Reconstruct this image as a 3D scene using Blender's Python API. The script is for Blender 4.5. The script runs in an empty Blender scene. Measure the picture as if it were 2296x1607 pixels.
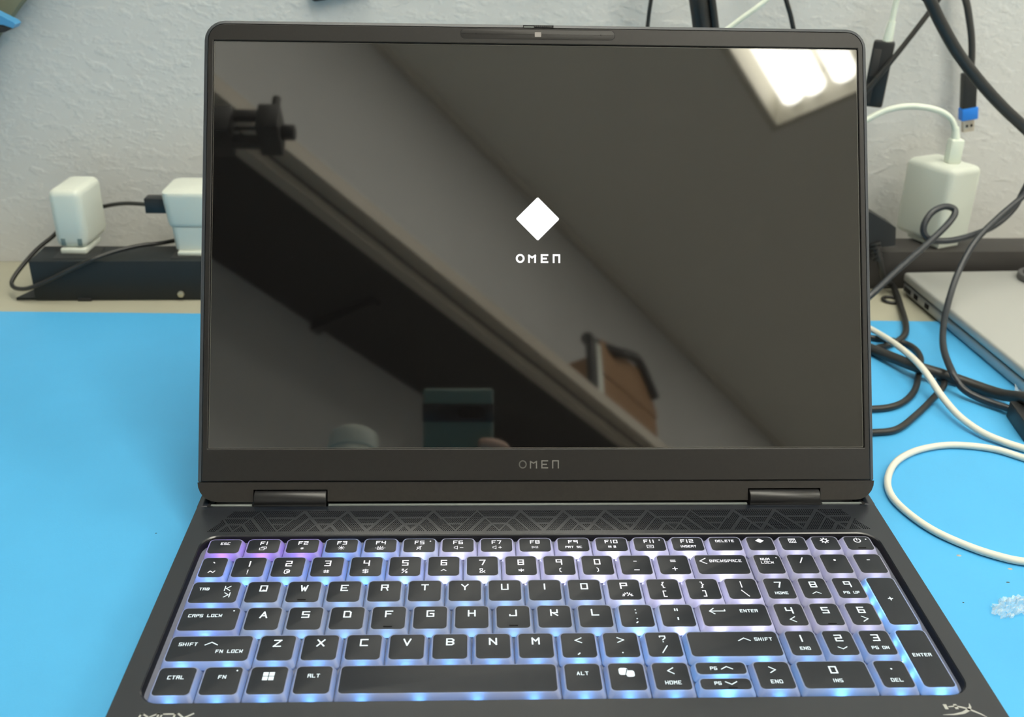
import bpy, bmesh, math, random
from mathutils import Vector, Matrix
random.seed(7)
SC = bpy.context.scene
COL = SC.collection
MM = 0.001

# ------------------------------------------------------------------ camera
def rot_xyz(rx, ry, rz):
    return Matrix.Rotation(rz, 3, 'Z') @ Matrix.Rotation(ry, 3, 'Y') @ Matrix.Rotation(rx, 3, 'X')
CAM_POS = Vector((-35.158, -449.013, 321.843))          # millimetres, desk top = 0
CAM_ROT = rot_xyz(math.radians(64.43509), math.radians(-1.03434), math.radians(-1.92910))
cam = bpy.data.cameras.new('camera'); cam_o = bpy.data.objects.new('camera', cam); COL.objects.link(cam_o)
cam.sensor_fit = 'HORIZONTAL'; cam.sensor_width = 36.0; cam.lens = 2269.82 / 2296 * 36.0
cam.clip_start = 0.02; cam.clip_end = 50
m4 = CAM_ROT.to_4x4(); m4.translation = CAM_POS * MM; cam_o.matrix_world = m4
cam.dof.use_dof = True; cam.dof.focus_distance = 0.505; cam.dof.aperture_fstop = 12.5
SC.camera = cam_o

# ------------------------------------------------------------------ world, exposure
w = bpy.data.worlds.new('world'); SC.world = w; w.use_nodes = True
w.node_tree.nodes['Background'].inputs[0].default_value = (0.6, 0.62, 0.6, 1)
w.node_tree.nodes['Background'].inputs[1].default_value = 0.05
SC.view_settings.view_transform = 'Standard'; SC.view_settings.look = 'None'
SC.view_settings.gamma = 1.0; SC.view_settings.use_curve_mapping = False
SC.view_settings.exposure = 0.66
SC.cycles.use_denoising = True
TUBE_POWER = 8.3

# ------------------------------------------------------------------ materials
MATS = {}
def mat(name, col, rough=0.5, metal=0.0, spec=0.5, noise=0.0, nscale=40.0, bump=0.0, bscale=200.0, alpha=1.0,
        emit=None, estr=0.0, ior=None, trans=0.0, coat=0.0):
    if name in MATS: return MATS[name]
    m = bpy.data.materials.new(name); m.use_nodes = True; MATS[name] = m
    nt = m.node_tree; b = nt.nodes['Principled BSDF']
    b.inputs['Base Color'].default_value = (*col, 1); b.inputs['Roughness'].default_value = rough
    b.inputs['Metallic'].default_value = metal; b.inputs['Specular IOR Level'].default_value = spec
    b.inputs['Alpha'].default_value = alpha; b.inputs['Transmission Weight'].default_value = trans
    b.inputs['Coat Weight'].default_value = coat
    if ior: b.inputs['IOR'].default_value = ior
    if emit: b.inputs['Emission Color'].default_value = (*emit, 1); b.inputs['Emission Strength'].default_value = estr
    tc = None
    if noise or bump:
        tc = nt.nodes.new('ShaderNodeTexCoord')
    if noise:
        n = nt.nodes.new('ShaderNodeTexNoise'); n.inputs['Scale'].default_value = nscale; n.inputs['Detail'].default_value = 5
        nt.links.new(tc.outputs['Object'], n.inputs['Vector'])
        r = nt.nodes.new('ShaderNodeMapRange'); r.inputs[1].default_value = 0.3; r.inputs[2].default_value = 0.7
        r.inputs[3].default_value = 1 - noise; r.inputs[4].default_value = 1 + noise
        nt.links.new(n.outputs['Fac'], r.inputs[0])
        x = nt.nodes.new('ShaderNodeVectorMath'); x.operation = 'SCALE'; x.inputs[0].default_value = col
        nt.links.new(r.outputs[0], x.inputs['Scale']); nt.links.new(x.outputs[0], b.inputs['Base Color'])
    if bump:
        n2 = nt.nodes.new('ShaderNodeTexNoise'); n2.inputs['Scale'].default_value = bscale; n2.inputs['Detail'].default_value = 3
        nt.links.new(tc.outputs['Object'], n2.inputs['Vector'])
        bp = nt.nodes.new('ShaderNodeBump'); bp.inputs['Strength'].default_value = 1.0; bp.inputs['Distance'].default_value = bump
        nt.links.new(n2.outputs['Fac'], bp.inputs['Height']); nt.links.new(bp.outputs[0], b.inputs['Normal'])
    return m
def emis(name, col, s):
    if name in MATS: return MATS[name]
    m = bpy.data.materials.new(name); m.use_nodes = True; MATS[name] = m
    nt = m.node_tree; nt.nodes.clear(); o = nt.nodes.new('ShaderNodeOutputMaterial'); e = nt.nodes.new('ShaderNodeEmission')
    e.inputs[0].default_value = (*col, 1); e.inputs[1].default_value = s; nt.links.new(e.outputs[0], o.inputs[0]); return m

# textured plaster wall: knock-down pattern, elongated a little
def wall_mat(name, col, bump=0.0011):
    m = mat(name, col, rough=0.62, spec=0.35, noise=0.03, nscale=3.0)
    nt = m.node_tree; b = nt.nodes['Principled BSDF']
    tc = nt.nodes.new('ShaderNodeTexCoord'); mp = nt.nodes.new('ShaderNodeMapping'); mp.inputs['Rotation'].default_value = (0, 0.5, 0)
    mp.inputs['Scale'].default_value = (0.75, 1, 1.25)
    nt.links.new(tc.outputs['Object'], mp.inputs[0])
    n1 = nt.nodes.new('ShaderNodeTexNoise'); n1.inputs['Scale'].default_value = 135; n1.inputs['Detail'].default_value = 2.5; n1.inputs['Distortion'].default_value = 0.25
    nt.links.new(mp.outputs[0], n1.inputs['Vector'])
    rr = nt.nodes.new('ShaderNodeValToRGB'); rr.color_ramp.elements[0].position = 0.48; rr.color_ramp.elements[1].position = 0.74
    nt.links.new(n1.outputs['Fac'], rr.inputs[0])
    bp = nt.nodes.new('ShaderNodeBump'); bp.inputs['Strength'].default_value = 0.9; bp.inputs['Distance'].default_value = bump
    nt.links.new(rr.outputs[0], bp.inputs['Height']); nt.links.new(bp.outputs[0], b.inputs['Normal'])
    return m
M_WALL = wall_mat('wall_plaster', (0.64, 0.645, 0.64), 0.00036)
M_CEIL = mat('ceiling_paint', (0.90, 0.89, 0.84), rough=0.85, spec=0.2, bump=0.0006, bscale=90)
M_FLOOR = mat('floor_vinyl', (0.58, 0.55, 0.52), rough=0.6, noise=0.15, nscale=6)  # lightened to bounce more light up to the ceiling
M_DESK = mat('desk_laminate', (0.41, 0.40, 0.31), rough=0.5, noise=0.05, nscale=9)
M_DESKEDGE = mat('desk_edge', (0.12, 0.12, 0.12), rough=0.6)
M_MAT = mat('mat_silicone', (0.080, 0.415, 0.77), rough=0.48, spec=0.4, noise=0.035, nscale=14, bump=0.00004, bscale=900)
M_DECK = mat('deck_anodised', (0.0060, 0.0088, 0.0145), rough=0.25, ior=1.8, spec=0.5)
M_LID = mat('lid_anodised', (0.048, 0.053, 0.062), rough=0.36, spec=0.6)
M_BEZEL = mat('bezel_plastic', (0.0145, 0.013, 0.0123), rough=0.42, spec=0.4, noise=0.10, nscale=500)
M_CAP = mat('hinge_cap_plastic', (0.023, 0.0205, 0.0185), rough=0.45, spec=0.35, noise=0.12, nscale=500)
M_DARK = mat('black_recess', (0.006, 0.006, 0.007), rough=0.6, spec=0.3)
M_HINGE = mat('hinge_satin', (0.016, 0.016, 0.017), rough=0.33, spec=0.5)
M_LIP = mat('lip_glint_slider', (0.16, 0.18, 0.175), rough=0.28, spec=0.8)
M_SCREEN = mat('screen_glass', (0.006, 0.0055, 0.0055), rough=0.028, ior=2.1, spec=0.5)
M_LOGO = emis('screen_white', (1, 1, 0.98), 0.75)
M_CHINLOGO = mat('chin_logo_print', (0.19, 0.185, 0.175), rough=0.4)
M_PRINT = mat('deck_logo_print', (0.40, 0.41, 0.39), rough=0.4)
M_KEYTOP = mat('keytop_matte', (0.0100, 0.0130, 0.0190), ior=1.5, rough=0.36, spec=0.5, noise=0.05, nscale=300)
M_BOARD = mat('key_board', (0.16, 0.17, 0.22), rough=0.6)
M_BLACK = mat('black_plastic', (0.016, 0.017, 0.018), rough=0.45)
M_CABLE = mat('black_cable', (0.022, 0.022, 0.021), rough=0.42, spec=0.5)
M_NAVY = mat('navy_black_cable', (0.016, 0.021, 0.028), rough=0.38, spec=0.6)
M_STRIP = mat('strip_powder_coat', (0.014, 0.018, 0.020), rough=0.55, spec=0.4, bump=0.00005, bscale=1500)
M_STRIP2 = mat('strip_grey_coat', (0.045, 0.042, 0.040), rough=0.55, spec=0.4)
M_WHITE = mat('white_plastic', (0.68, 0.72, 0.65), rough=0.35, spec=0.5)
M_WHITEC = mat('white_cable', (0.74, 0.72, 0.63), rough=0.45, spec=0.4)
M_WHITEG = mat('white_cable_new', (0.76, 0.82, 0.72), rough=0.4, spec=0.4)
M_PRONG = mat('prong_slot', (0.16, 0.22, 0.22), rough=0.4)
M_SILVER = mat('silver_aluminium', (0.47, 0.48, 0.46), rough=0.42, metal=0.25, spec=0.5)
M_SILVERS = mat('silver_side', (0.40, 0.42, 0.43), rough=0.35, metal=0.5, spec=0.5)
M_BLUE = mat('usb_blue', (0.02, 0.22, 0.80), rough=0.4)
M_METAL = mat('usb_metal', (0.62, 0.55, 0.46), rough=0.35, metal=0.7)
M_SCREW = mat('screw_brass', (0.55, 0.52, 0.40), rough=0.3, metal=0.8)
M_TOOLBLUE = mat('tool_blue', (0.07, 0.31, 0.60), rough=0.35)
M_OLIVE = mat('olive_board', (0.20, 0.215, 0.15), rough=0.7)
M_PAN = mat('fixture_pan', (0.62, 0.60, 0.52), rough=0.5)
M_TUBE = emis('fluorescent_tube', (1.0, 0.965, 0.84), TUBE_POWER)
M_SHELF = mat('shelf_shade', (0.014, 0.014, 0.015), rough=0.6)  # near-black colour holds the shade beneath the shelf
M_TRIM = mat('shelf_edge_wood', (0.55, 0.50, 0.42), rough=0.5)
M_CARD = mat('cardboard', (0.36, 0.21, 0.11), rough=0.8)
M_PHONE = mat('phone_green', (0.13, 0.22, 0.19), rough=0.3)
M_PHONEBAR = mat('phone_visor', (0.012, 0.014, 0.018), rough=0.12)
M_LENS = mat('lens_black', (0.002, 0.002, 0.002), rough=0.1)
M_SKIN = mat('skin', (0.56, 0.36, 0.28), rough=0.5)
M_SLEEVE = mat('sleeve_cloth', (0.03, 0.032, 0.04), rough=0.9)
M_CLEAR = mat('clear_plastic', (0.86, 0.93, 0.93), rough=0.12, alpha=0.3, spec=0.9)

def skirt_mat():
    m = bpy.data.materials.new('keycap_translucent'); m.use_nodes = True; nt = m.node_tree; nt.nodes.clear()
    o = nt.nodes.new('ShaderNodeOutputMaterial')
    d = nt.nodes.new('ShaderNodeBsdfDiffuse'); d.inputs[0].default_value = (0.44, 0.44, 0.49, 1)
    t = nt.nodes.new('ShaderNodeBsdfTranslucent'); t.inputs[0].default_value = (0.86, 0.86, 0.90, 1)
    g = nt.nodes.new('ShaderNodeBsdfGlossy'); g.inputs['Roughness'].default_value = 0.3
    a = nt.nodes.new('ShaderNodeMixShader'); a.inputs[0].default_value = 0.6
    nt.links.new(d.outputs[0], a.inputs[1]); nt.links.new(t.outputs[0], a.inputs[2])
    f = nt.nodes.new('ShaderNodeFresnel'); f.inputs[0].default_value = 1.35
    b = nt.nodes.new('ShaderNodeMixShader'); nt.links.new(f.outputs[0], b.inputs[0])
    nt.links.new(a.outputs[0], b.inputs[1]); nt.links.new(g.outputs[0], b.inputs[2]); nt.links.new(b.outputs[0], o.inputs[0])
    return m
M_SKIRT = skirt_mat()

# ------------------------------------------------------------------ object helpers (all coordinates in mm)
def tag(o, label=None, cat=None, group=None, kind=None):
    if label: o['label'] = label
    if cat: o['category'] = cat
    if group: o['group'] = group
    if kind: o['kind'] = kind
    return o
def empty(name, loc, label, cat, group=None):
    o = bpy.data.objects.new(name, None); COL.objects.link(o); o.location = Vector(loc) * MM; o.empty_display_size = 0.02
    return tag(o, label, cat, group)
def base_of(parent):
    v = Vector((0, 0, 0))
    while parent is not None: v += parent.location; parent = parent.parent
    return v
def link_mesh(name, me, material, parent=None, smooth=False):
    o = bpy.data.objects.new(name, me); COL.objects.link(o)
    if material: me.materials.append(material)
    if smooth:
        for p in me.polygons: p.use_smooth = True
    if parent is not None:
        o.parent = parent
    return o
def mesh(name, verts, faces, material, parent=None, smooth=False, local=False):
    off = Vector((0, 0, 0)) if (local or parent is None) else base_of(parent)
    me = bpy.data.meshes.new(name)
    me.from_pydata([tuple(Vector(v) * MM - off) for v in verts], [], faces); me.update()
    return link_mesh(name, me, material, parent, smooth)
def from_bm(name, bm, material, parent=None, smooth=False):
    off = Vector((0, 0, 0)) if parent is None else base_of(parent)
    bmesh.ops.recalc_face_normals(bm, faces=bm.faces)
    for v in bm.verts: v.co = v.co * MM - off
    me = bpy.data.meshes.new(name); bm.to_mesh(me); bm.free()
    return link_mesh(name, me, material, parent, smooth)
def autosmooth(o, ang=40):
    me = o.data
    for p in me.polygons: p.use_smooth = True
    bm = bmesh.new(); bm.from_mesh(me)
    for e in bm.edges:
        if len(e.link_faces) == 2 and e.calc_face_angle(0) > math.radians(ang): e.smooth = False
    bm.to_mesh(me); bm.free(); return o
def rbox(name, lo, hi, r, material, parent=None, seg=2, xf=None):
    bm = bmesh.new(); bmesh.ops.create_cube(bm, size=1)
    for v in bm.verts:
        v.co = Vector([(lo[i] + hi[i]) / 2 + v.co[i] * (hi[i] - lo[i]) for i in range(3)])
    if r > 0: bmesh.ops.bevel(bm, geom=list(bm.edges), offset=r, segments=seg, profile=0.5, affect='EDGES')
    if xf: bmesh.ops.transform(bm, matrix=xf, verts=bm.verts)
    return autosmooth(from_bm(name, bm, material, parent))
def cyl(name, a, b, r, material, parent=None, n=16, r2=None, bev=0):
    a, b = Vector(a), Vector(b); d = b - a; bm = bmesh.new()
    bmesh.ops.create_cone(bm, cap_ends=True, segments=n, radius1=r, radius2=r if r2 is None else r2, depth=d.length)
    if bev: bmesh.ops.bevel(bm, geom=[e for e in bm.edges if len(e.link_faces) == 2 and e.calc_face_angle(0) > 1], offset=bev, segments=2, affect='EDGES', profile=0.5)
    q = d.to_track_quat('Z', 'Y').to_matrix().to_4x4(); q.translation = (a + b) / 2
    bmesh.ops.transform(bm, matrix=q, verts=bm.verts)
    return autosmooth(from_bm(name, bm, material, parent))
def crom(pts, sub=6):
    P = [Vector(p) for p in pts]
    if len(P) < 3: return P
    out = []
    for i in range(len(P) - 1):
        p0 = P[max(i - 1, 0)]; p1 = P[i]; p2 = P[i + 1]; p3 = P[min(i + 2, len(P) - 1)]
        for k in range(sub):
            t = k / sub
            out.append(0.5 * ((2 * p1) + (p2 - p0) * t + (2 * p0 - 5 * p1 + 4 * p2 - p3) * t * t + (3 * p1 - p0 - 3 * p2 + p3) * t ** 3))
    out.append(P[-1]); return out
def tube(name, pts, r, material, parent=None, n=10, sub=6, rx=None):
    P = crom(pts, sub); verts = []; faces = []
    T = [(P[min(i + 1, len(P) - 1)] - P[max(i - 1, 0)]).normalized() for i in range(len(P))]
    nrm = T[0].orthogonal().normalized()
    for i, p in enumerate(P):
        nrm = (nrm - T[i] * nrm.dot(T[i])).normalized(); b = T[i].cross(nrm)
        for k in range(n):
            a = 2 * math.pi * k / n
            verts.append(p + nrm * math.cos(a) * r + b * math.sin(a) * (rx or r))
    for i in range(len(P) - 1):
        for k in range(n):
            faces.append((i * n + k, i * n + (k + 1) % n, (i + 1) * n + (k + 1) % n, (i + 1) * n + k))
    faces.append(tuple(range(n - 1, -1, -1))); faces.append(tuple((len(P) - 1) * n + k for k in range(n)))
    o = mesh(name, verts, faces, material, parent, smooth=True)
    return o
def rrect(x0, x1, y0, y1, r, seg=4, rt=None):
    """rounded rectangle, anticlockwise; r bottom corners, rt top corners"""
    rt = r if rt is None else rt; out = []
    for cx, cy, a0, rr in ((x1 - r, y0 + r, -90, r), (x1 - rt, y1 - rt, 0, rt), (x0 + rt, y1 - rt, 90, rt), (x0 + r, y0 + r, 180, r)):
        for k in range(seg + 1):
            a = math.radians(a0 + 90 * k / seg); out.append((cx + rr * math.cos(a), cy + rr * math.sin(a)))
    return out
def loft(name, rings, material, parent, cap0=False, cap1=False, smooth=True, ang=35):
    n = len(rings[0]); verts = [p for r in rings for p in r]; faces = []
    for i in range(len(rings) - 1):
        for k in range(n): faces.append((i * n + k, i * n + (k + 1) % n, (i + 1) * n + (k + 1) % n, (i + 1) * n + k))
    if cap0: faces.append(tuple(range(n - 1, -1, -1)))
    if cap1: faces.append(tuple((len(rings) - 1) * n + k for k in range(n)))
    o = mesh(name, verts, faces, material, parent)
    return autosmooth(o, ang) if smooth else o
def prism(name, poly, z0, z1, material, parent=None, fn=None):
    """extruded polygon; fn maps (x, y, z) to a world point"""
    fn = fn or (lambda x, y, z: (x, y, z)); bm = bmesh.new()
    a = [bm.verts.new(fn(x, y, z0)) for x, y in poly]; b = [bm.verts.new(fn(x, y, z1)) for x, y in poly]
    n = len(poly); bm.faces.new(a[::-1]); bm.faces.new(b)
    for k in range(n): bm.faces.new((a[k], a[(k + 1) % n], b[(k + 1) % n], b[k]))
    return from_bm(name, bm, material, parent)

# ------------------------------------------------------------------ the room
DD = Vector((0.579, -0.8153, 0)); EE = Vector((0.8153, 0.579, 0))       # the ceiling grid runs askew to the desk
def ed(e, d, z): return EE * e + DD * d + Vector((0, 0, z))
def wall_y(x): return 424 + 0.025 * (x + 456)
ZF, ZC = -750.0, 1724.0
def line_meet(e=None, d=None, back=False):
    # corner between the back wall y = wall_y(x) and a wall of constant e
    lo, hi = -6000.0, 6000.0
    for _ in range(60):
        m = (lo + hi) / 2; p = ed(e, m, 0)
        if p.y - wall_y(p.x) > 0: lo = m
        else: hi = m
    return ed(e, lo, 0)
CA = line_meet(e=-912); CB = line_meet(e=2000); CC = ed(2000, 4300, 0); CD = ed(-912, 4300, 0)
def wall(name, p, q, m, label, z0=ZF, z1=ZC, th=60):
    d = (q - p).normalized(); nn = Vector((-d.y, d.x, 0)) * th
    quad = [p, q, q + nn, p + nn]
    o = prism(name, [(v.x, v.y) for v in quad], z0, z1, m)
    return tag(o, label, 'wall', kind='structure')
wall('wall_back', CB, CA, M_WALL, 'light grey textured plaster wall behind the desk', th=-60)
wall('wall_left', CA, CD, M_WALL, 'grey plaster wall carrying the long shelf, mirrored in the screen', th=-60)
wall('wall_front', CD, CC, M_WALL, 'grey plaster wall far behind the camera', th=-60)
wall('wall_right', CC, CB, M_WALL, 'grey plaster wall on the far right side of the room', th=-60)
tag(prism('floor', [(v.x, v.y) for v in (CA, CD, CC, CB)], ZF - 40, ZF, M_FLOOR), 'pale vinyl floor under the desk', 'floor', kind='structure')

# ceiling with recessed fixture openings: strips around the troffers
TROFF = [(-224, 376, 436, 1636), (-224, 376, 2500, 3700), (1000, 1600, 900, 2100), (-224, 376, -790, 410)]  # first one is mirrored in the screen, the others are added for light
def ceiling():
    bm = bmesh.new(); es = sorted({-912, 2000} | {t[0] for t in TROFF} | {t[1] for t in TROFF}); ds = sorted({-3200, 4300} | {t[2] for t in TROFF} | {t[3] for t in TROFF})
    for i in range(len(es) - 1):
        for j in range(len(ds) - 1):
            e, d = (es[i] + es[i + 1]) / 2, (ds[j] + ds[j + 1]) / 2
            if any(t[0] < e < t[1] and t[2] < d < t[3] for t in TROFF): continue
            vs = [bm.verts.new(ed(a, b, ZC)) for a, b in ((es[i], ds[j]), (es[i + 1], ds[j]), (es[i + 1], ds[j + 1]), (es[i], ds[j + 1]))]
            bm.faces.new(vs)
    bmesh.ops.remove_doubles(bm, verts=bm.verts, dist=0.1)
    cut = bmesh.ops.bisect_plane(bm, geom=bm.verts[:] + bm.edges[:] + bm.faces[:], plane_co=(0, wall_y(0) + 30, 0), plane_no=(-0.025, 1, 0), clear_outer=True)
    r = bmesh.ops.extrude_face_region(bm, geom=bm.faces[:])
    for v in r['geom']:
        if isinstance(v, bmesh.types.BMVert): v.co.z += 20
    return from_bm('ceiling', bm, M_CEIL)
tag(ceiling(), 'off-white painted ceiling mirrored in the laptop screen', 'ceiling', kind='structure')
tag(prism('trim_1', [(-911, -1100), (-893, -1100), (-893, 4300), (-911, 4300)], ZC - 24, ZC - 1, mat('cornice_paint', (0.70, 0.67, 0.60), rough=0.5), fn=lambda a, b, z: ed(a, b, z)),
    'thin pale cornice where shelf wall meets ceiling', 'trim', kind='structure')

def troffer(t, label):
    e0, e1, d0, d1 = t
    root = empty('ceiling_light', ed((e0 + e1) / 2, (d0 + d1) / 2, ZC), label, 'ceiling light', 'recessed fluorescent ceiling lights')
    bm = bmesh.new()                                            # open pan, sloping sides
    a = [bm.verts.new(ed(x, y, ZC - 1)) for x, y in ((e0, d0), (e1, d0), (e1, d1), (e0, d1))]
    b = [bm.verts.new(ed(x, y, ZC + 85)) for x, y in ((e0 + 35, d0 + 25), (e1 - 35, d0 + 25), (e1 - 35, d1 - 25), (e0 + 35, d1 - 25))]
    for k in range(4): bm.faces.new((a[k], a[(k + 1) % 4], b[(k + 1) % 4], b[k]))
    bm.faces.new(b); from_bm('reflector_pan', bm, M_PAN, root)
    for (p, q, r2, s) in ((e0 - 12, e0 + 8, d0 - 12, d1 + 12), (e1 - 8, e1 + 12, d0 - 12, d1 + 12), (e0 + 8, e1 - 8, d0 - 12, d0 + 8), (e0 + 8, e1 - 8, d1 - 8, d1 + 12)):
        prism('frame_rail', [(p, r2), (q, r2), (q, s), (p, s)], ZC - 5, ZC - 1, M_TRIM if False else M_PAN, root, fn=lambda x, y, z: ed(x, y, z))
    for off in (72, 128, 208, 392, 472, 528):
        cyl('fluorescent_tube', ed(e0 + off, d0 + 45, ZC + 36), ed(e0 + off, d1 - 45, ZC + 36), 33, M_TUBE, root, n=12)
        for dd in (d0 + 28, d1 - 28):
            c = ed(e0 + off, dd, ZC + 45); s = 1 if dd < (d0 + d1) / 2 else -1
            cyl('tube_holder', ed(e0 + off, dd, ZC + 30), ed(e0 + off, dd + 17 * s, ZC + 30), 15, M_WHITE, root, n=10)
    return root
troffer(TROFF[0], 'recessed fluorescent light mirrored in upper right corner of the screen')
troffer(TROFF[1], 'added recessed fluorescent light far behind the camera, brightening the room')
troffer(TROFF[2], 'added recessed fluorescent light at the right-hand wall, brightening the room')
troffer(TROFF[3], 'added recessed fluorescent light above the workbench, brightening wall and mat')  # added overhead to even out the light on mat and wall

# shelf on the left wall, mirrored in the screen
sh = empty('wall_shelf', ed(-912, 1500, 855), 'long wall shelf, underside coloured dark for shade, pale front edge, mirrored in the screen', 'shelf')
EDF = lambda a, b, z: ed(a, b, z)
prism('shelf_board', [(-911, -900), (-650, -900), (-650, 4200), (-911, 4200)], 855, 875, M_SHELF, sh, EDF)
prism('front_edge', [(-650, -900), (-622, -900), (-622, 4200), (-650, 4200)], 858, 888, M_TRIM, sh, EDF)
prism('lower_edge_strip', [(-672, -900), (-652, -900), (-652, 4200), (-672, 4200)], 836, 856, M_TRIM, sh, EDF)
for dd in (-300, 700, 1700, 2700, 3700):
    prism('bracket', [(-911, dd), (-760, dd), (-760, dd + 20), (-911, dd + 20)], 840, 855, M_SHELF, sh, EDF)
bx = empty('cardboard_box', ed(-770, 1580, 875), 'brown cardboard box on the long shelf, mirrored in the screen', 'box')
prism('carton', [(-880, 1440), (-700, 1440), (-700, 1745), (-880, 1745)], 875, 1085, M_CARD, bx, EDF)
prism('flap', [(1440, 1085), (1460, 1135), (1690, 1150), (1745, 1060), (1745, 1040), (1440, 1040)], -700, -697, M_CARD, bx, lambda a, b, z: ed(z, a, b))
prism('white_strip', [(-700, 1418), (-690, 1418), (-690, 1442), (-700, 1442)], 880, 1105, M_WHITE, bx, EDF)
tube('draped_strap', [ed(-700, 1405, 900), ed(-695, 1400, 1090), ed(-730, 1450, 1140), ed(-690, 1520, 1128), ed(-690, 1600, 1158), ed(-690, 1660, 1160), ed(-690, 1730, 1090)], 13, M_BLACK, bx)
# ------------------------------------------------------------------ desk and mat
dk = empty('workbench', (0, 50, ZF), 'beige laminate workbench running along the wall', 'desk')
prism('desk_top', [(-740, -480), (1100, -480), (1100, wall_y(1100) - .5), (-740, wall_y(-740) - .5)], -28, 0, M_DESK, dk)
prism('desk_front_edge', [(-740, -484), (1100, -484), (1100, -480), (-740, -480)], -28, 0, M_DESKEDGE, dk)
for x in (-720, 1040):
    for y in (-440, 340):
        rbox('leg', (x, y, ZF), (x + 50, y + 50, -28), 3, M_DESKEDGE, dk)
def mat_y(x): return 304 - 0.0187 * (x + 410)
mt = prism('repair_mat', [(-730, -440), (760, -440), (760, mat_y(760)), (-730, mat_y(-730))], 0, 2, M_MAT)
tag(mt, 'bright blue silicone repair mat spread over the bench', 'mat')

# ------------------------------------------------------------------ the gaming laptop
LT = empty('laptop', (0, -100, 2), 'open black gaming laptop with blue-lit keyboard on the blue mat', 'laptop')
ZD = 24.0
LEAN = math.radians(28.43713)
U = Vector((0, math.sin(LEAN), math.cos(LEAN))); N = Vector((0, -math.cos(LEAN), math.sin(LEAN)))
O0 = N * 3.0 + Vector((0, 0, ZD))
def lid(x, s, t): return O0 + Vector((x, 0, 0)) + U * s + N * t

# base: deck plate with a rounded keyboard well
XW, WY0, WY1 = 168.3, -142.4, -30.6
outer = [(x, y) for x, y in rrect(-178.25, 178.25, -240, -4.4, 9, 6, rt=0.5)]
inner = [(x, y) for x, y in rrect(-XW, XW, WY0, WY1, 9, 6)]
def lift(r, z, grow=0.0):
    out = []
    for x, y in r:
        out.append((x + grow * (1 if x > 0 else -1), y + grow * (1 if y > -100 else -1), z))
    return out
loft('deck', [lift(outer, 4), lift(outer, ZD - 1.2), lift(outer, ZD, -0.7), lift(inner, ZD, 0.5), lift(inner, ZD - 0.5)], M_DECK, LT, cap0=True)
loft('well_wall', [lift(inner, ZD - .5), lift(inner, ZD - 1.1, -.3), lift(inner, ZD - 4.2, -.3)], M_DARK, LT)
bmw = bmesh.new(); bmw.faces.new([bmw.verts.new((x, y, ZD - 4.2)) for x, y in inner]); from_bm('key_board', bmw, M_BOARD, LT)
for s in (-1, 1):                                               # ears beside the lid hinge line
    rbox('rear_ear', (min(s * 172.5, s * 178.2), -5, 4), (max(s * 172.5, s * 178.2), 24, ZD - 0.1), 0.8, M_DECK, LT)
    loft('rear_ear_cap', [[(s * 171.2 + 1.6 * math.cos(a) , -3.4 + 2.0 * math.sin(a), z) for a in [k * math.pi / 6 for k in range(12)]] for z in (ZD - 4, ZD + 0.05)], M_DARK, LT, cap1=True)
rbox('rear_housing', (-172.4, -4.3, 4), (172.4, 26, ZD - 7.5), 0.8, M_DARK, LT)
for x0, x1 in ((-171.0, -149.8), (-110.4, 109.6), (149.6, 171.0)):
    rbox('rear_lip', (x0, -4.5, ZD - 1.5), (x1, -3.0, ZD + 0.35), 0.3, M_LIP, LT)  # pale lip colour stands in for the bevel catching light
for x, y in ((-150, -220), (150, -220), (-150, 5), (150, 5)):
    rbox('foot', (x - 20, y - 5, 2), (x + 20, y + 5, 4.2), 0.8, M_BLACK, LT)
tp = loft('touchpad', [[(x, y, ZD + 0.02) for x, y in rrect(-78, 48, -233, -156, 3, 4)], [(x, y, ZD + 0.08) for x, y in rrect(-77.6, 47.6, -232.6, -156.4, 3, 4)]], M_KEYTOP, LT, cap1=True)

# speaker grille: perforations between the ribs of a triangle pattern
def grille():
    y0, y1 = -26.9, -9.7; P = 22.2; x_off = -144.0; segs = []
    for k in range(-3, 18):
        ax = x_off + k * P; A = Vector((ax, y1)); L = Vector((ax - P / 2, y0)); R = Vector((ax + P / 2, y0)); A2 = Vector((ax + P, y1))
        segs += [(A, L), (A, R)]
        for f in (1 / 3, 2 / 3):                                   # horizontal ribs of the downward triangle
            segs.append((A.lerp(R, f), A2.lerp(R, f)))
            if k % 2: segs.append((L.lerp(R, f), A.lerp(R, f)))    # ribs parallel to one flank of the upward triangle
            else: segs.append((R.lerp(L, f), A.lerp(L, f)))
    verts, faces = [], []; ny = 23; row = 0
    y = y0
    while y <= y1:
        fr = (y - y0) / (y1 - y0); xl = -167 + 9 * fr; x = -168 + (0.5 if row % 2 else 0)
        while x < 168:
            if abs(x) <= -xl:
                p = Vector((x, y)); ok = True
                for a, b in segs:
                    if min(a.x, b.x) - 1 > x or max(a.x, b.x) + 1 < x: continue
                    ab = b - a; t = max(0, min(1, (p - a).dot(ab) / ab.length_squared))
                    if (p - a - ab * t).length < 0.72: ok = False; break
                if ok:
                    i = len(verts)
                    verts += [(x + 0.31 * math.cos(q * math.pi / 3), y + 0.31 * math.sin(q * math.pi / 3), ZD + 0.03) for q in range(6)]
                    faces.append(tuple(range(i, i + 6)))
            x += 1.0
        y += 0.78; row += 1
    o = mesh('speaker_grille', verts, faces, mat('grille_hole', (.0015, .0015, .002), rough=.9, spec=0.0), LT); tag(o, 'tiny perforations in a triangle rib pattern', kind='stuff'); return o
grille()

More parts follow.
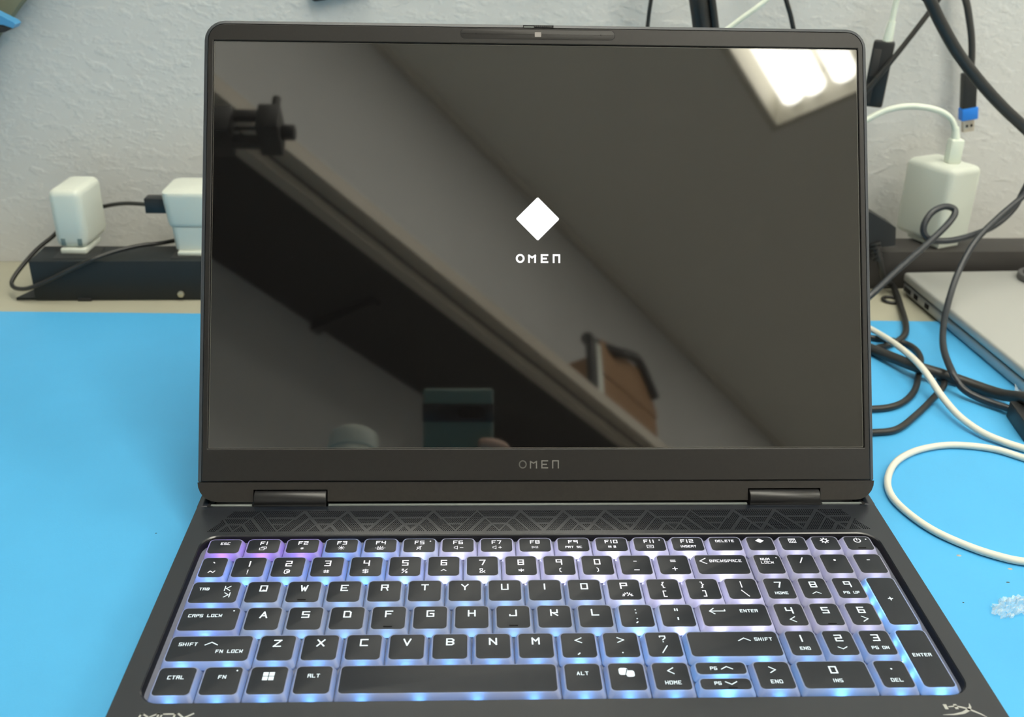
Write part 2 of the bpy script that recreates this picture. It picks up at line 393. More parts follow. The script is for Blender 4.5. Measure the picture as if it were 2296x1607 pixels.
# stroke lettering ---------------------------------------------------
FONT = {'A': '00 26 40/12 32', 'a': '00 06 46 40/03 43', 'B': '00 06 36 45 44 33 03/33 42 41 30 00', 'b': '00 06 46 40 00/03 43', 'C': '46 06 00 40', 'D': '00 06 36 45 40 00',
 'E': '46 06 00 40/03 33', 'F': '46 06 00/03 33', 'G': '46 06 00 40 43 23', 'H': '00 06/40 46/03 43', 'I': '20 26', 'J': '46 40 00 01', 'K': '00 06/46 43 03/13 40', 'L': '06 00 40',
 'M': '00 06 23 46 40', 'N': '00 06 40 46', 'O': '00 06 46 40 00', 'P': '00 06 46 43 03', 'Q': '00 06 46 40 00/21 40', 'R': '00 06 46 43 03/33 40', 'S': '46 06 03 43 40 00', 'T': '06 46/26 20',
 'U': '06 00 40 46', 'V': '06 20 46', 'W': '06 10 24 30 46', 'X': '06 40/00 46', 'Y': '06 23 46/23 20', 'Z': '06 46 00 40', '0': '00 06 46 40 00', '1': '20 26', '2': '06 46 43 03 00 40',
 '3': '06 46 40 00/13 43', '4': '06 03 43/46 40', '5': '46 06 03 43 40 00', '6': '46 06 00 40 43 03', '7': '06 46 20', '8': '00 06 46 40 00/03 43', '9': '40 46 06 03 43',
 '!': '26 22/20 20', '@': '31 10 01 05 16 36 45 42 32 34 24 22 32', '#': '15 11/35 31/04 44/02 42', '$': '45 05 03 43 41 01/26 20', '%': '00 46/04 06 16 14 04/30 32 42 40 30', '^': '03 25 43', '&': '40 04 06 26 24 01 00 20 43',
 '*': '25 21/04 42/02 44', '(': '36 25 23 21 30', ')': '16 25 23 21 10', '-': '13 33', '_': '02 42', '=': '04 44/02 42', '+': '25 21/03 43', '{': '36 26 24 13 22 20 30', '[': '36 16 10 30', ']': '16 36 30 10',
 '}': '16 26 24 33 22 20 10', '|': '26 20', '\\': '06 40', '/': '00 46', ':': '25 25/21 21', ';': '25 25/21 10', '"': '16 14/36 34', "'": '26 24', '<': '46 03 40', '>': '06 43 00', ',': '21 10', '.': '20 20',
 '?': '05 06 46 44 22/20 20', '`': '15 24', '~': '02 14 32 44', 'u': '03 25 43'}
def stroke(pl, wd, fn, verts, faces):
    """quads along a polyline, square ends, in plane coordinates"""
    for i in range(max(1, len(pl) - 1)):
        a = Vector(pl[i]); b = Vector(pl[min(i + 1, len(pl) - 1)])
        d = b - a; d = d.normalized() if d.length > 1e-6 else Vector((1, 0)); nn = Vector((-d.y, d.x)) * wd / 2
        a2 = a - d * wd / 2; b2 = b + d * wd / 2; k = len(verts)
        verts += [fn(*(a2 - nn)), fn(*(b2 - nn)), fn(*(b2 + nn)), fn(*(a2 + nn))]; faces.append((k, k + 1, k + 2, k + 3))
def text(s, cx, cy, h, wd, fn, verts, faces, asp=0.68, gap=0.45, sw=None):
    gw = h * asp; adv = gw + h * gap; sw = sw or wd; W = []
    for ch in s: W.append(h * 0.5 if ch == ' ' else (gw * 0.4 if ch in "I1'" and len(s) > 1 else gw))
    tot = sum(W) + h * gap * (len(s) - 1); x = cx - tot / 2
    for ch, cw in zip(s, W):
        if ch in FONT:
            sx = gw / 4; ox = x - (gw - cw) / 2
            for pl in FONT[ch].split('/'):
                stroke([(ox + int(q[0]) * sx, cy - h / 2 + int(q[1]) * h / 6) for q in pl.split()], sw, fn, verts, faces)
        x += cw + h * gap
def fillp(poly, fn, verts, faces):
    k = len(verts); verts += [fn(*p) for p in poly]; faces.append(tuple(range(k, k + len(poly))))
def circ(cx, cy, rx, ry, a0=0, a1=360, n=14): return [(cx + rx * math.cos(math.radians(a0 + (a1 - a0) * k / n)), cy + ry * math.sin(math.radians(a0 + (a1 - a0) * k / n))) for k in range(n + 1)]
def icon(nm, cx, cy, h, fn, V, F, wd=0.3):
    st = lambda pl, w_=wd: stroke([(cx + x * h, cy + y * h) for x, y in pl], w_, fn, V, F)
    fl = lambda pl: fillp([(cx + x * h, cy + y * h) for x, y in pl], fn, V, F)
    if nm == 'windows':
        for sx in (-1, 1):
            for sy in (-1, 1): a, b = sorted((sx * .04, sx * .5)); c_, d = sorted((sy * .04, sy * .5)); fl([(a, c_), (b, c_), (b, d), (a, d)])
    elif nm == 'tasks': st([(-.6, -.4), (.25, -.4), (.25, .2), (-.6, .2), (-.6, -.4)]); st([(-.25, .25), (-.25, .5), (.6, .5), (.6, -.05), (.3, -.05)])
    elif nm in ('dim', 'bright'):
        r = .3 if nm == 'dim' else .5
        for a in range(0, 180, 45):
            c_, s = math.cos(math.radians(a)) * r, math.sin(math.radians(a)) * r; st([(-c_, -s), (c_, s)], wd * .7)
    elif nm == 'kblight': st([(-.55, -.4), (.55, -.4), (.55, .1), (-.55, .1), (-.55, -.4)]); st([(-.8, 0), (-.9, 0)]); st([(.8, 0), (.9, 0)]); st([(-.4, .3), (-.45, .5)]); st([(0, .3), (0, .5)]); st([(.4, .3), (.45, .5)]); st([(-.2, -.2), (.2, -.2)])
    elif nm in ('mute', 'voldown', 'volup'):
        o = -.35 if nm != 'mute' else 0
        st([(o - .35, -.2), (o - .15, -.2), (o + .25, -.5), (o + .25, .5), (o - .15, .2), (o - .35, .2), (o - .35, -.2)], wd * .8)
        if nm == 'mute': st([(-.45, -.55), (.45, .55)])
        else:
            st([(.4, 0), (.95, 0)])
            if nm == 'volup': st([(.67, -.3), (.67, .3)])
    elif nm == 'play': st([(-.7, -.35), (-.7, .35), (-.1, 0), (-.7, -.35)], wd * .8); st([(.2, -.35), (.2, .35)]); st([(.55, -.35), (.55, .35)])
    elif nm == 'winlock':
        for sx in (-.85, -.45):
            for sy in (-.3, .08): fl([(sx, sy), (sx + .33, sy), (sx + .33, sy + .32), (sx, sy + .32)])
        fl([(.35, -.35), (.9, -.35), (.9, .1), (.35, .1)]); st([(.45, .1), (.45, .4), (.8, .4), (.8, .1)], wd * .8)
    elif nm == 'pad': st([(-.6, -.4), (.6, -.4), (.6, .4), (-.6, .4), (-.6, -.4)]); st([(-.3, -.1), (0, .15), (.1, -.1), (.35, .1)], wd * .8)
    elif nm == 'diamond': fl([(-.62, 0), (0, -.5), (.62, 0), (0, .5)])
    elif nm == 'calc':
        st([(-.5, -.5), (.5, -.5), (.5, .5), (-.5, .5), (-.5, -.5)])
        for x in (-.25, 0, .25): st([(x, -.4), (x, .25)], wd * .9)
        st([(-.4, .3), (.4, .3)])
    elif nm == 'gear':
        st(circ(0, 0, .33, .33))
        for a in range(0, 360, 45): c_, s = math.cos(math.radians(a)), math.sin(math.radians(a)); st([(.4 * c_, .4 * s), (.52 * c_, .52 * s)], wd * 1.2)
    elif nm == 'power': st(circ(0, 0, .42, .42, 125, 415)); st([(0, .05), (0, .5)])
    elif nm == 'gauge':
        for a in range(0, 181, 30): st([(.75 * math.cos(math.radians(a)), -.3 + .75 * math.sin(math.radians(a))), (.55 * math.cos(math.radians(a)), -.3 + .55 * math.sin(math.radians(a)))], wd * 1.3)
        st([(0, -.3), (.3, .1)])
    elif nm == 'ribbon':
        fl(rrect(-.62, .12, -.28, .5, .2, 3)); fl([(-.05, -.5)] + rrect(-.12, .62, -.5, .28, .2, 3)[:0] + [(p[0], p[1]) for p in rrect(-.05, .62, -.5, .22, .2, 3)])
    elif nm == 'ribbongap': st([(-.12, -.3), (.06, .3)], wd * 1.3); st([(-.25, -.34), (-.02, -.34)], wd); st([(0, .34), (.22, .34)], wd)
    elif nm == 'tabback': st([(-.5, -.5), (-.5, .5)]); st([(.3, .5), (-.3, 0), (.3, -.5)])
    elif nm == 'tabfwd': st([(.5, -.5), (.5, .5)]); st([(-.3, .5), (.3, 0), (-.3, -.5)])
    elif nm == 'arrowret': st([(-.6, 0), (1.3, 0), (1.3, .25)]); st([(-.15, .55), (-.75, 0), (-.15, -.55)])
    elif nm == 'up': st([(-.8, -.25), (0, .25), (.8, -.25)])
    elif nm == 'down': st([(-.8, .25), (0, -.25), (.8, .25)])
    elif nm == 'left': st([(.35, .5), (-.35, 0), (.35, -.5)])
    elif nm == 'right': st([(-.35, .5), (.35, 0), (-.35, -.5)])
    elif nm == 'dot': fl(circ(0, 0, .5, .5, n=8)[:-1])

# keyboard layout: every key is (x0, x1, y0, y1, name, legends) with cell bounds in mm
ROWS = {'F': (-47.0, -32.4), 'D': (-65.4, -47.0), 'Q': (-83.8, -65.4), 'H': (-102.3, -83.8), 'Z': (-121.3, -102.3), 'B': (-140.6, -121.3)}
X0 = -165.4; KEYS = []
def rowkeys(row, xs, specs):
    y0, y1 = ROWS[row]
    for i, (nm, lg) in enumerate(specs): KEYS.append((xs[i], xs[i + 1], y0, y1, nm, lg, row))
SM = 1.6
def t(s, x=0, y=5.4, h=SM, w_=0.32, asp=0.62, gap=0.40): return ('t', s, x, y, h, w_, asp, gap)
def ic(n, x=0, y=7.3, h=2.6, w_=0.3): return ('i', n, x, y, h, w_)
def dot(x, y): return ('i', 'dot', x, y, 0.8, 0.3)
def fk(n, *more): return [t(n, 0, 3.0, 2.3, 0.48, 0.72, 0.42)] + list(more)
numx = [99.4, 115.9, 132.2, 148.7, 165.4]
fx = [X0, -146.7] + [-146.7 + 18.94 * k for k in range(1, 14)]
rowkeys('F', fx[:15], [('ESC', [t('ESC', 0, 3.2)]), ('F1', fk('F1', ic('tasks'))), ('F2', fk('F2', ic('dim'))), ('F3', fk('F3', ic('bright', 0, 7.0, 3.2))), ('F4', fk('F4', ic('kblight'))),
    ('F5', fk('F5', ic('mute'), dot(5.3, 2.0))), ('F6', fk('F6', ic('voldown'))), ('F7', fk('F7', ic('volup'))), ('F8', fk('F8', ic('play', 0, 7.3, 2.2))), ('F9', fk('F9', t('PRT SC', 0, 7.3, 1.41))),
    ('F10', fk('F10', ic('winlock', 0, 7.3, 2.2))), ('F11', fk('F11', ic('pad', 0, 7.3, 2.6), dot(5.3, 2.0))), ('F12', fk('F12', t('INSERT', 0, 7.3, 1.41))), ('DELETE', [t('DELETE', 0, 3.0, 1.58)])])
rowkeys('F', numx, [('diamond', [ic('diamond', 0, 3.0, 3.6)]), ('calculator', [ic('calc', 0, 3.1, 3.3, .32)]), ('gear', [ic('gear', 0, 3.1, 3.8, .5)]), ('power', [ic('power', 0, 3.1, 3.8, .5), dot(4.6, 2.2), ('i', 'bar', 0.5, 9.2, 1, .3)])])
def dk_(a, b): return [t(a, 0, 4.7, 3.6, 0.62, 0.68), t(b, 0, 10.9, 2.9, 0.38, 0.8)]
dx = [X0, -150.2] + [-150.2 + 18.39 * k for k in range(1, 13)] + [98.9]
rowkeys('D', dx, [('backtick', [t('`', 0, 4.4, 3, .5), t('~', 0, 10.6, 3.4, .45, .85)])] + [(a, dk_(a, b)) for a, b in zip('1234567890', '!@#$%^&*()')] +
    [('minus', [t('-', 0, 4.4, 3.5, .5), t('_', 0, 10.6, 3.5, .42)]), ('equals', [t('=', 0, 4.4, 3.4, .5), t('+', 0, 10.4, 3.4, .45)]), ('BACKSPACE', [ic('left', -8.8, 4.6, 4.2, .5), t('BaCKSPaCE', 2.2, 4.6, 1.74)])])
rowkeys('D', numx, [('NUM LOCK', [t('NUM', -1.2, 3.4, 1.58), t('LOCK', -0.6, 6.0, 1.58), dot(4.6, 2.4)]), ('divide', [t('/', 0, 4.4, 3.8, .55, .5)]), ('multiply', [ic('dot', 0, 4.4, 1.3)]), ('subtract', [t('-', 0, 4.4, 3.2, .55)])])
L = lambda c: (c, [t(c, 0, 4.8, 3.7, 0.66, 0.76)])
qx = [X0, -140.3] + [-140.3 + 18.44 * k for k in range(1, 13)] + [99.3]
rowkeys('Q', qx, [('TAB', [t('TaB', -5.2, 4.9, 1.62), ic('tabback', 5.6, 4.6, 3.0, .42), ic('tabfwd', 5.6, 9.2, 3.0, .42)])] + [L(c) for c in 'QWERTYUIO'] + [('P', [t('P', 0, 4.6, 3.7, 0.66, 0.76), ic('gauge', 1.0, 11, 3.0, .4)]),
    ('open bracket', [t('{', 0, 4.2, 3.9, .5), t('[', 0, 10.6, 3.9, .5)]), ('close bracket', [t('}', 0, 4.2, 3.9, .5), t(']', 0, 10.6, 3.9, .5)]), ('backslash', [t('|', 0, 4.2, 4.0, .5), t('\\', 0.6, 10.6, 4.2, .5)])])
def nk(a, *b): return ('numpad ' + a, [t(a, 0, 4.6, 3.6, .66, .74)] + list(b))
rowkeys('Q', numx[:4], [nk('7', t('HOME', 0, 10.6, 1.58)), nk('8', ic('up', 0, 10.6, 2.4, .4)), nk('9', t('PG UP', 0, 10.6, 1.58))])
hx = [X0, -136.8] + [-136.8 + 18.39 * k for k in range(1, 12)] + [99.3]
rowkeys('H', hx, [('CAPS LOCK', [t('CaPS LOCK', -2.2, 5.0, 1.66), dot(9.8, 1.9)])] + [L(c) for c in 'ASDFGHJKL'] + [('semicolon', [t(':', 0, 4.4, 3.2, .55), t(';', 0, 10.4, 3.2, .55)]), ('quote', [t('"', 0, 4.6, 3.4, .6), t("'", 0, 10.6, 3.4, .6)]),
    ('ENTER', [ic('arrowret', -8.5, 4.6, 3.4, .48), t('ENTER', 6.8, 4.6, 1.66)])])
rowkeys('H', numx[:4], [nk('4', ic('left', 0, 10.6, 3.4, .42)), nk('5', ('i', 'bar', 0.5, 13.6, 1, .3)), nk('6', ic('right', 0, 10.6, 3.4, .42))])
zx = [X0, -127.6] + [-127.6 + 18.38 * k for k in range(1, 11)] + [99.2]
rowkeys('Z', zx, [('SHIFT', [t('SHIFT', -9.6, 4.9, 1.74), ic('up', 0.2, 4.6, 3.2, .45), t('FN LOCK', 8.6, 9.4, 1.66)])] + [L(c) for c in 'ZXCVBNM'] + [('comma', [t('<', 0, 4.6, 3.0, .45, .9), t(',', 0, 11.2, 4.2, .5)]), ('period', [t('>', 0, 4.6, 3.0, .45, .9), t('.', 0, 11.2, 2.5, .6)]),
    ('slash', [t('?', 0, 4.2, 3.6, .5), t('/', 0, 10.6, 4.2, .45, .6)]), ('right SHIFT', [ic('up', 4.8, 4.9, 3.2, .45), t('SHIFT', 13.2, 4.9, 1.74)])])
rowkeys('Z', numx[:4], [nk('1', t('END', 0, 10.8, 1.58)), nk('2', ic('down', 0, 10.8, 2.4, .4)), nk('3', t('PG DN', 0, 10.8, 1.58))])
bxs = [X0, -146.8, -128.0, -109.4, -91.2, 1.1, 19.4, 37.8, 56.3, 80.8, 99.1, 131.9, 148.6]
y0, y1 = ROWS['B']
BOT = [('CTRL', [t('CTRL', 0, 5.6, 1.74)]), ('FN', [t('FN', 0, 5.6, 1.74), dot(5.4, 2.0)]), ('windows', [ic('windows', 0, 5.4, 4.6)]), ('ALT', [t('aLT', 0, 5.4, 1.74)]), ('space', []), ('right ALT', [t('ALT', 0, 5.6, 1.74)]),
        ('ribbon logo', [ic('ribbon', 0, 5.3, 5.2), ('k', 'ribbongap', 0, 5.3, 5.2, .3)]), ('HOME', [ic('left', 0, 4.6, 3.4, .45), t('HOME', 0, 11.4, 1.74)]), None, ('END', [ic('right', 0, 4.6, 3.4, .45), t('END', 0, 11.4, 1.74)]), ('numpad 0', [t('0', 0, 5.0, 3.6, .66, .74), t('INS', 0, 11.2, 1.66)]), ('DEL', [ic('dot', 0, 4.8, .9), t('DEL', 0, 11.2, 1.74)])]
for i, k_ in enumerate(BOT):
    if k_: KEYS.append((bxs[i], bxs[i + 1], y0, y1, k_[0], k_[1], 'B'))
mid = (ROWS['B'][0] + ROWS['B'][1]) / 2 - 0.3
KEYS.append((56.3, 80.8, mid, ROWS['B'][1], 'PG up arrow', [t('PG', -3.2, 3.4, 1.58), ic('up', 2.4, 3.2, 2.9, .45)], 'B'))
KEYS.append((56.3, 80.8, ROWS['B'][0], mid, 'PG down arrow', [t('PG', -3.2, 2.6, 1.58), ic('down', 2.4, 2.6, 2.9, .45), ('i', 'bar', 2.5, 5.2, 1, .3)], 'B'))
KEYS.append((numx[3], numx[4], ROWS['H'][0], ROWS['Q'][1], 'numpad plus', [t('+', 0, 15.2, 3.0, .5)], 'Q'))
KEYS.append((numx[3], numx[4], ROWS['B'][0], ROWS['Z'][1], 'numpad ENTER', [t('ENTER', -0.3, 15.5, 1.66)], 'Z'))
HOMING = {'W': 13.0, 'F': 13.2, 'J': 13.2}

def mixc(a, b, f): f = max(0, min(1, f)); return tuple(a[i] + (b[i] - a[i]) * f for i in range(3))
VIOLET, BLUE, ICE, WHITE = (0.30, 0.08, 1.0), (0.05, 0.30, 1.0), (0.25, 0.48, 1.0), (0.62, 0.64, 1.0)
def led_light(x, row, nm):
    """colour and strength of the backlight zone under a key"""
    if row == 'F': c = mixc(VIOLET, mixc(BLUE, WHITE, (x + 95) / 45), (x + 125) / 30); s = 1.0 if x < 95 else 0.45
    elif row == 'D': c = mixc(BLUE, WHITE, (x + 90) / 70); s = 1.0 if x < 95 else 0.4
    elif row == 'Q': c = mixc(BLUE if x < -135 else ICE, WHITE, (x - 10) / 40); s = 1.0 if x < -135 else (0.5 if x < 20 else (1.0 if x < 99 else 0.4))
    elif row == 'H': c = BLUE if x < -135 else mixc(ICE, WHITE, (x - 40) / 40); s = 1.0 if x < -135 else (0.42 if x < 30 else (1.0 if x < 99 else 0.42))
    elif row == 'Z': c = mixc(BLUE, ICE, .4); s = 0.9 if x < -127 else (0.6 if x < 0 else (1.0 if x < 99 else 0.45))
    else: c = mixc(BLUE, ICE, .3); s = 0.55
    if nm in ('numpad plus', 'numpad ENTER', 'right SHIFT', 'PG up arrow', 'PG down arrow', 'numpad 0'): c = (0.07, 0.36, 1.0); s = 1.1
    return c, s
LED_POWER = 38.0; GUIDE_POWER = 0.5
LEDM = {}
def led_mat(c, s):
    k = (round(c[0], 1), round(c[1], 1), round(c[2], 1), round(s, 1))
    if k not in LEDM: LEDM[k] = emis('backlight_%d' % len(LEDM), k[:3], k[3] * LED_POWER)
    return LEDM[k]
def guide_mat(c, s):
    c = mixc(c, (.5, .6, 1), .15); k = ('g', round(c[0], 1), round(c[1], 1), round(c[2], 1), round(s, 1))
    if k not in LEDM: LEDM[k] = emis('light_guide_%d' % len(LEDM), k[1:4], (0.35 + 0.65 * k[4]) * GUIDE_POWER)
    return LEDM[k]
M_LEG = emis('legend_glow', (0.84, 0.98, 1.0), 0.85)
M_LEGW = emis('legend_glow_white', (0.96, 0.96, 1.0), 0.85)

def build_key(k):
    x0, x1, ky0, ky1, nm, lg, row = k
    tx0, tx1, ty0, ty1 = x0 + 1.85, x1 - 1.85, ky0 + 2.1, ky1 - 1.7
    if nm == 'PG up arrow': ty0 = ky0 + 1.5
    if nm == 'PG down arrow': ty1 = ky1 - 1.2
    g = 0.24; r = 1.7
    R = lambda a, b, c_, d, rr, z: [(p[0], p[1], z) for p in rrect(a, b, c_, d, rr, 4)]
    lbl = nm
    cap = loft('keycap', [R(x0 + g, x1 - g, ky0 + g, ky1 - g, r, ZD - 3.3), R(x0 + g, x1 - g, ky0 + g, ky1 - g, r, ZD - 2.7),
                          R(tx0 - .55, tx1 + .55, ty0 - .55, ty1 + .55, 2.2, ZD - .12), R(tx0 - .38, tx1 + .38, ty0 - .38, ty1 + .38, 2.1, ZD)], M_SKIRT, LT, cap1=True, ang=28)
    tag(cap, 'translucent backlit keycap marked ' + nm if nm != 'space' else 'wide blank space bar')
    loft('key_top', [R(tx0, tx1, ty0, ty1, 1.9, ZD - .05), R(tx0, tx1, ty0, ty1, 1.9, ZD + .04), R(tx0 + .25, tx1 - .25, ty0 + .25, ty1 - .25, 1.7, ZD + .10)], M_KEYTOP, cap, cap1=True, ang=50)
    cx = (tx0 + tx1) / 2; V, F = [], []; V2, F2 = [], []
    fn = lambda x, y: (x, y, ZD + .13)
    fn2 = lambda x, y: (x, y, ZD + .145)
    items = list(lg)
    if nm in HOMING: items.append(('i', 'bar', 0, HOMING[nm], 1, .3))
    for q in items:
        if q[0] == 't': text(q[1], cx + q[2], ty1 - q[3], q[4], q[5], fn, V, F, q[6], q[7])
        elif q[1] == 'bar': rbox('homing_bar', (cx + q[2] - 1.9, ty1 - q[3] - .28, ZD), (cx + q[2] + 1.9, ty1 - q[3] + .28, ZD + .42), .15, M_DARK, cap)
        elif q[0] == 'k': icon(q[1], cx + q[2], ty1 - q[3], q[4], fn2, V2, F2, q[5])
        else: icon(q[1], cx + q[2], ty1 - q[3], q[4], fn, V, F, q[5])
    if V: mesh('legend', V, F, M_LEG if row in 'QHZB' and not (row == 'Q' and 20 < cx < 99) else M_LEGW, cap)
    if V2: mesh('legend_gap', V2, F2, M_KEYTOP, cap)
    c, s = led_light(cx, row, nm); lm = led_mat(c, s)
    n_led = max(1, round((x1 - x0) / 22)) if nm != 'space' else 4
    spots = [(x0 + (x1 - x0) * (j + .5) / n_led, ky0 + 1.9) for j in range(n_led)]
    if ky1 - ky0 > 25: spots += [(x0 + 1.6, ky0 + (ky1 - ky0) * f) for f in (.3, .55, .8)]
    spots.append(((x0 + x1) / 2, (ky0 + ky1) / 2))
    V, F = [], []
    for (lx, ly) in spots:
        i = len(V); V += [(lx - 1.3, ly - .55, ZD - 4.0), (lx + 1.3, ly - .55, ZD - 4.0), (lx + 1.3, ly + .55, ZD - 4.0), (lx - 1.3, ly + .55, ZD - 4.0)]; F.append((i, i + 1, i + 2, i + 3))
    mesh('backlight_led', V, F, lm, cap)
    m_ = 1.1
    mesh('light_guide', [(x0 + m_, ky0 + m_, ZD - 4.05), (x1 - m_, ky0 + m_, ZD - 4.05), (x1 - m_, ky1 - m_, ZD - 4.05), (x0 + m_, ky1 - m_, ZD - 4.05)], [(0, 1, 2, 3)], guide_mat(c, s), cap)
for k in KEYS: build_key(k)

# printed marks on the palm rest: MAX at the left, an HX emblem at the right
V, F = [], []; pf = lambda x, y: (x, y, ZD + .04)
mx, my = -164.6, -148.2
def pl(*p): return [(mx + a, my + b) for a, b in p]
for s in (pl((-.6, -4.6), (.3, -.2), (1.0, -.2), (3.6, -1.9), (6.6, -.2), (7.2, -.2), (6.6, -4.6)), pl((8.0, -4.6), (8.4, -.3), (13.4, -.3), (13.2, -4.6)), pl((8.2, -2.4), (13.2, -2.4)), pl((14.8, -.3), (19.6, -4.6)), pl((20.4, -.3), (14.0, -4.6))):
    stroke(s, .75, pf, V, F)
mesh('max_print', V, F, M_PRINT, LT)
V, F = [], []
fillp([(153.6, -148.0), (155.0, -148.0), (155.0, -150.7), (153.6, -150.7)], pf, V, F); fillp([(157.8, -148.0), (159.1, -148.0), (159.1, -150.7), (157.8, -150.7)], pf, V, F)
def taper(pts, ws):
    for i in range(len(pts) - 1):
        a, b = Vector(pts[i]), Vector(pts[i + 1]); d = (b - a).normalized(); nn = Vector((-d.y, d.x))
        fillp([tuple(a - nn * ws[i]), tuple(b - nn * ws[i + 1]), tuple(b + nn * ws[i + 1]), tuple(a + nn * ws[i])], pf, V, F)
taper([(155.3, -149.4), (158.5, -149.1), (161.0, -149.8), (164.0, -151.4), (167.0, -153.6), (168.6, -155.3)], [.25, .4, .45, .5, .35, .1])
taper([(151.4, -153.6), (156, -153.5), (160, -152.7), (162.8, -151.2), (164.2, -149.6), (164.6, -147.6)], [.08, .35, .6, .7, .5, .05])
mesh('emblem_print', V, F, M_PRINT, LT)

# ------------------------------------------------------------------ lid
SEG = 6
def lring(x, s0, s1, r, t_, rt=None): return [tuple(lid(px, ps, t_)) for px, ps in rrect(-x, x, s0, s1, r, SEG, rt)]
loft('bezel', [lring(173.15, 27.3, 243.5, .6, -.9), lring(173.15, 27.3, 243.5, .6, .35), lring(173.5, 26.9, 243.9, .6, .55), lring(175.5, 10.9, 251.9, .6, .55, 8.5), lring(175.8, 10.6, 252.2, .7, .25, 8.7), lring(175.8, 10.6, 252.2, .7, -.9, 8.7)], M_BEZEL, LT, ang=18)
loft('lid_shell', [lring(175.9, 10.3, 252.3, .7, -.8, 8.8), lring(176.15, 10.2, 252.55, .7, -.8, 9), lring(176.2, 10.2, 252.6, .7, .15, 9), lring(177.9, 10.2, 254.3, .8, -.75, 10.5), lring(178.2, 10.2, 254.6, .8, -1.3, 10.8), lring(178.3, 10.2, 254.6, .8, -4.5, 10.9), lring(177, 10.2, 253.4, .8, -7.2, 10)], M_LID, LT, cap1=True, ang=18)
bmg = bmesh.new(); bmg.faces.new([bmg.verts.new(p) for p in lring(176.1, 10.3, 252.5, .7, -.7, 8.9)]); from_bm('lid_groove', bmg, M_DARK, LT)
scr = loft('screen_panel', [lring(173.1, 27.35, 243.45, .5, -.55), lring(173.05, 27.4, 243.4, .5, -.45)], M_SCREEN, LT, cap1=True, smooth=False)
loft('panel_border_line', [lring(172.7, 27.7, 243.1, .5, -.44), lring(172.45, 27.95, 242.85, .5, -.44)], mat('panel_border', (.10, .095, .085), rough=.3), scr, smooth=False)
# lit logo: diamond and word
V, F = [], []; lf = lambda x, s: tuple(lid(x, s, -.40))
fillp(sum([[( -1.0 + dx_, 149.2 + dy_) for dx_, dy_ in q] for q in ([(-11.4, -.35), (-11.4, .35)], )], []) + [(-1.35, 160.5), (-.65, 160.5), (10.4, 149.55), (10.4, 148.85), (-.65, 137.9), (-1.35, 137.9)][:0] + [(-1.4, 160.6), (-.6, 160.6), (10.3, 149.6), (10.3, 148.8), (-.6, 137.8), (-1.4, 137.8)], lf, V, F)
mesh('screen_logo', V, F, M_LOGO, scr)
def omen(x0, x1, s0, s1, wd, fn, V, F):
    W_ = x1 - x0; h = s1 - s0; g = lambda a, b: (x0 + a * W_, s0 + b * h); hw = wd / 2
    ring = circ(x0 + .098 * W_, (s0 + s1) / 2, .098 * W_ - hw, h / 2 - hw, 0, 360, 24)
    stroke(ring, wd, fn, V, F); e = hw / W_; eh = hw / h
    stroke([g(.275 + e, eh), g(.275 + e, .93 - eh), g(.365, .72 - eh), g(.455 - e, .93 - eh), g(.455 - e, eh)], wd, fn, V, F)
    stroke([g(.73 - e, 1 - eh), g(.56 + e, 1 - eh), g(.56 + e, eh), g(.73 - e, eh)], wd, fn, V, F); stroke([g(.56 + e, .5), g(.70 - e, .5)], wd, fn, V, F)
    stroke([g(.83 + e, eh), g(.83 + e, 1 - eh), g(1 - e, 1 - eh), g(1 - e, eh)], wd, fn, V, F)
V, F = [], []; omen(-12.7, 10.95, 125.6, 130.3, 1.0, lf, V, F); mesh('screen_wordmark', V, F, M_LOGO, scr)
V, F = [], []; omen(-11.2, 9.9, 16.9, 21.2, .62, lambda x, s: tuple(lid(x, s, .58)), V, F); mesh('chin_wordmark', V, F, M_CHINLOGO, LT)
# webcam module
cmod = loft('webcam_module', [[tuple(lid(x, s, .555)) for x, s in rrect(-42.3, 40.5, 246.2, 251.3, 2.5, 5)], [tuple(lid(x, s, .60)) for x, s in rrect(-42.1, 40.3, 246.4, 251.1, 2.4, 5)]], M_BEZEL, LT, cap1=True)
loft('module_outline', [[tuple(lid(x, s, .57)) for x, s in rrect(-42.6, 40.8, 245.9, 251.6, 2.8, 5)], [tuple(lid(x, s, .57)) for x, s in rrect(-42.3, 40.5, 246.2, 251.3, 2.5, 5)]], M_DARK, cmod, smooth=False)
prism('lens_window', rrect(-2.5, .9, 247.4, 250.0, .3, 2), .60, .66, mat('lens_window_grey', (.30, .28, .27), rough=.3), cmod, fn=lid)
for x in (-34.2, 33.0): prism('microphone_hole', [p for p in circ(x, 248.8, .32, .5, n=8)[:-1]], .58, .63, M_DARK, cmod, fn=lid)
prism('shutter_slot', [(-8.8, 252.7), (7.6, 252.7), (7.6, 254.0), (-8.8, 254.0)], -.2, .22, M_DARK, LT, fn=lid)
prism('shutter_slider', [(-8.4, 252.5), (-3.0, 252.5), (-3.0, 253.2), (-8.4, 253.2)], -.1, .45, M_LIP, LT, fn=lid)
for j in range(9): prism('slider_ridge', [(-2.4 + j * 1.05, 252.9), (-1.9 + j * 1.05, 252.9), (-1.9 + j * 1.05, 253.8), (-2.4 + j * 1.05, 253.8)], .2, .35, M_BLACK, LT, fn=lid)
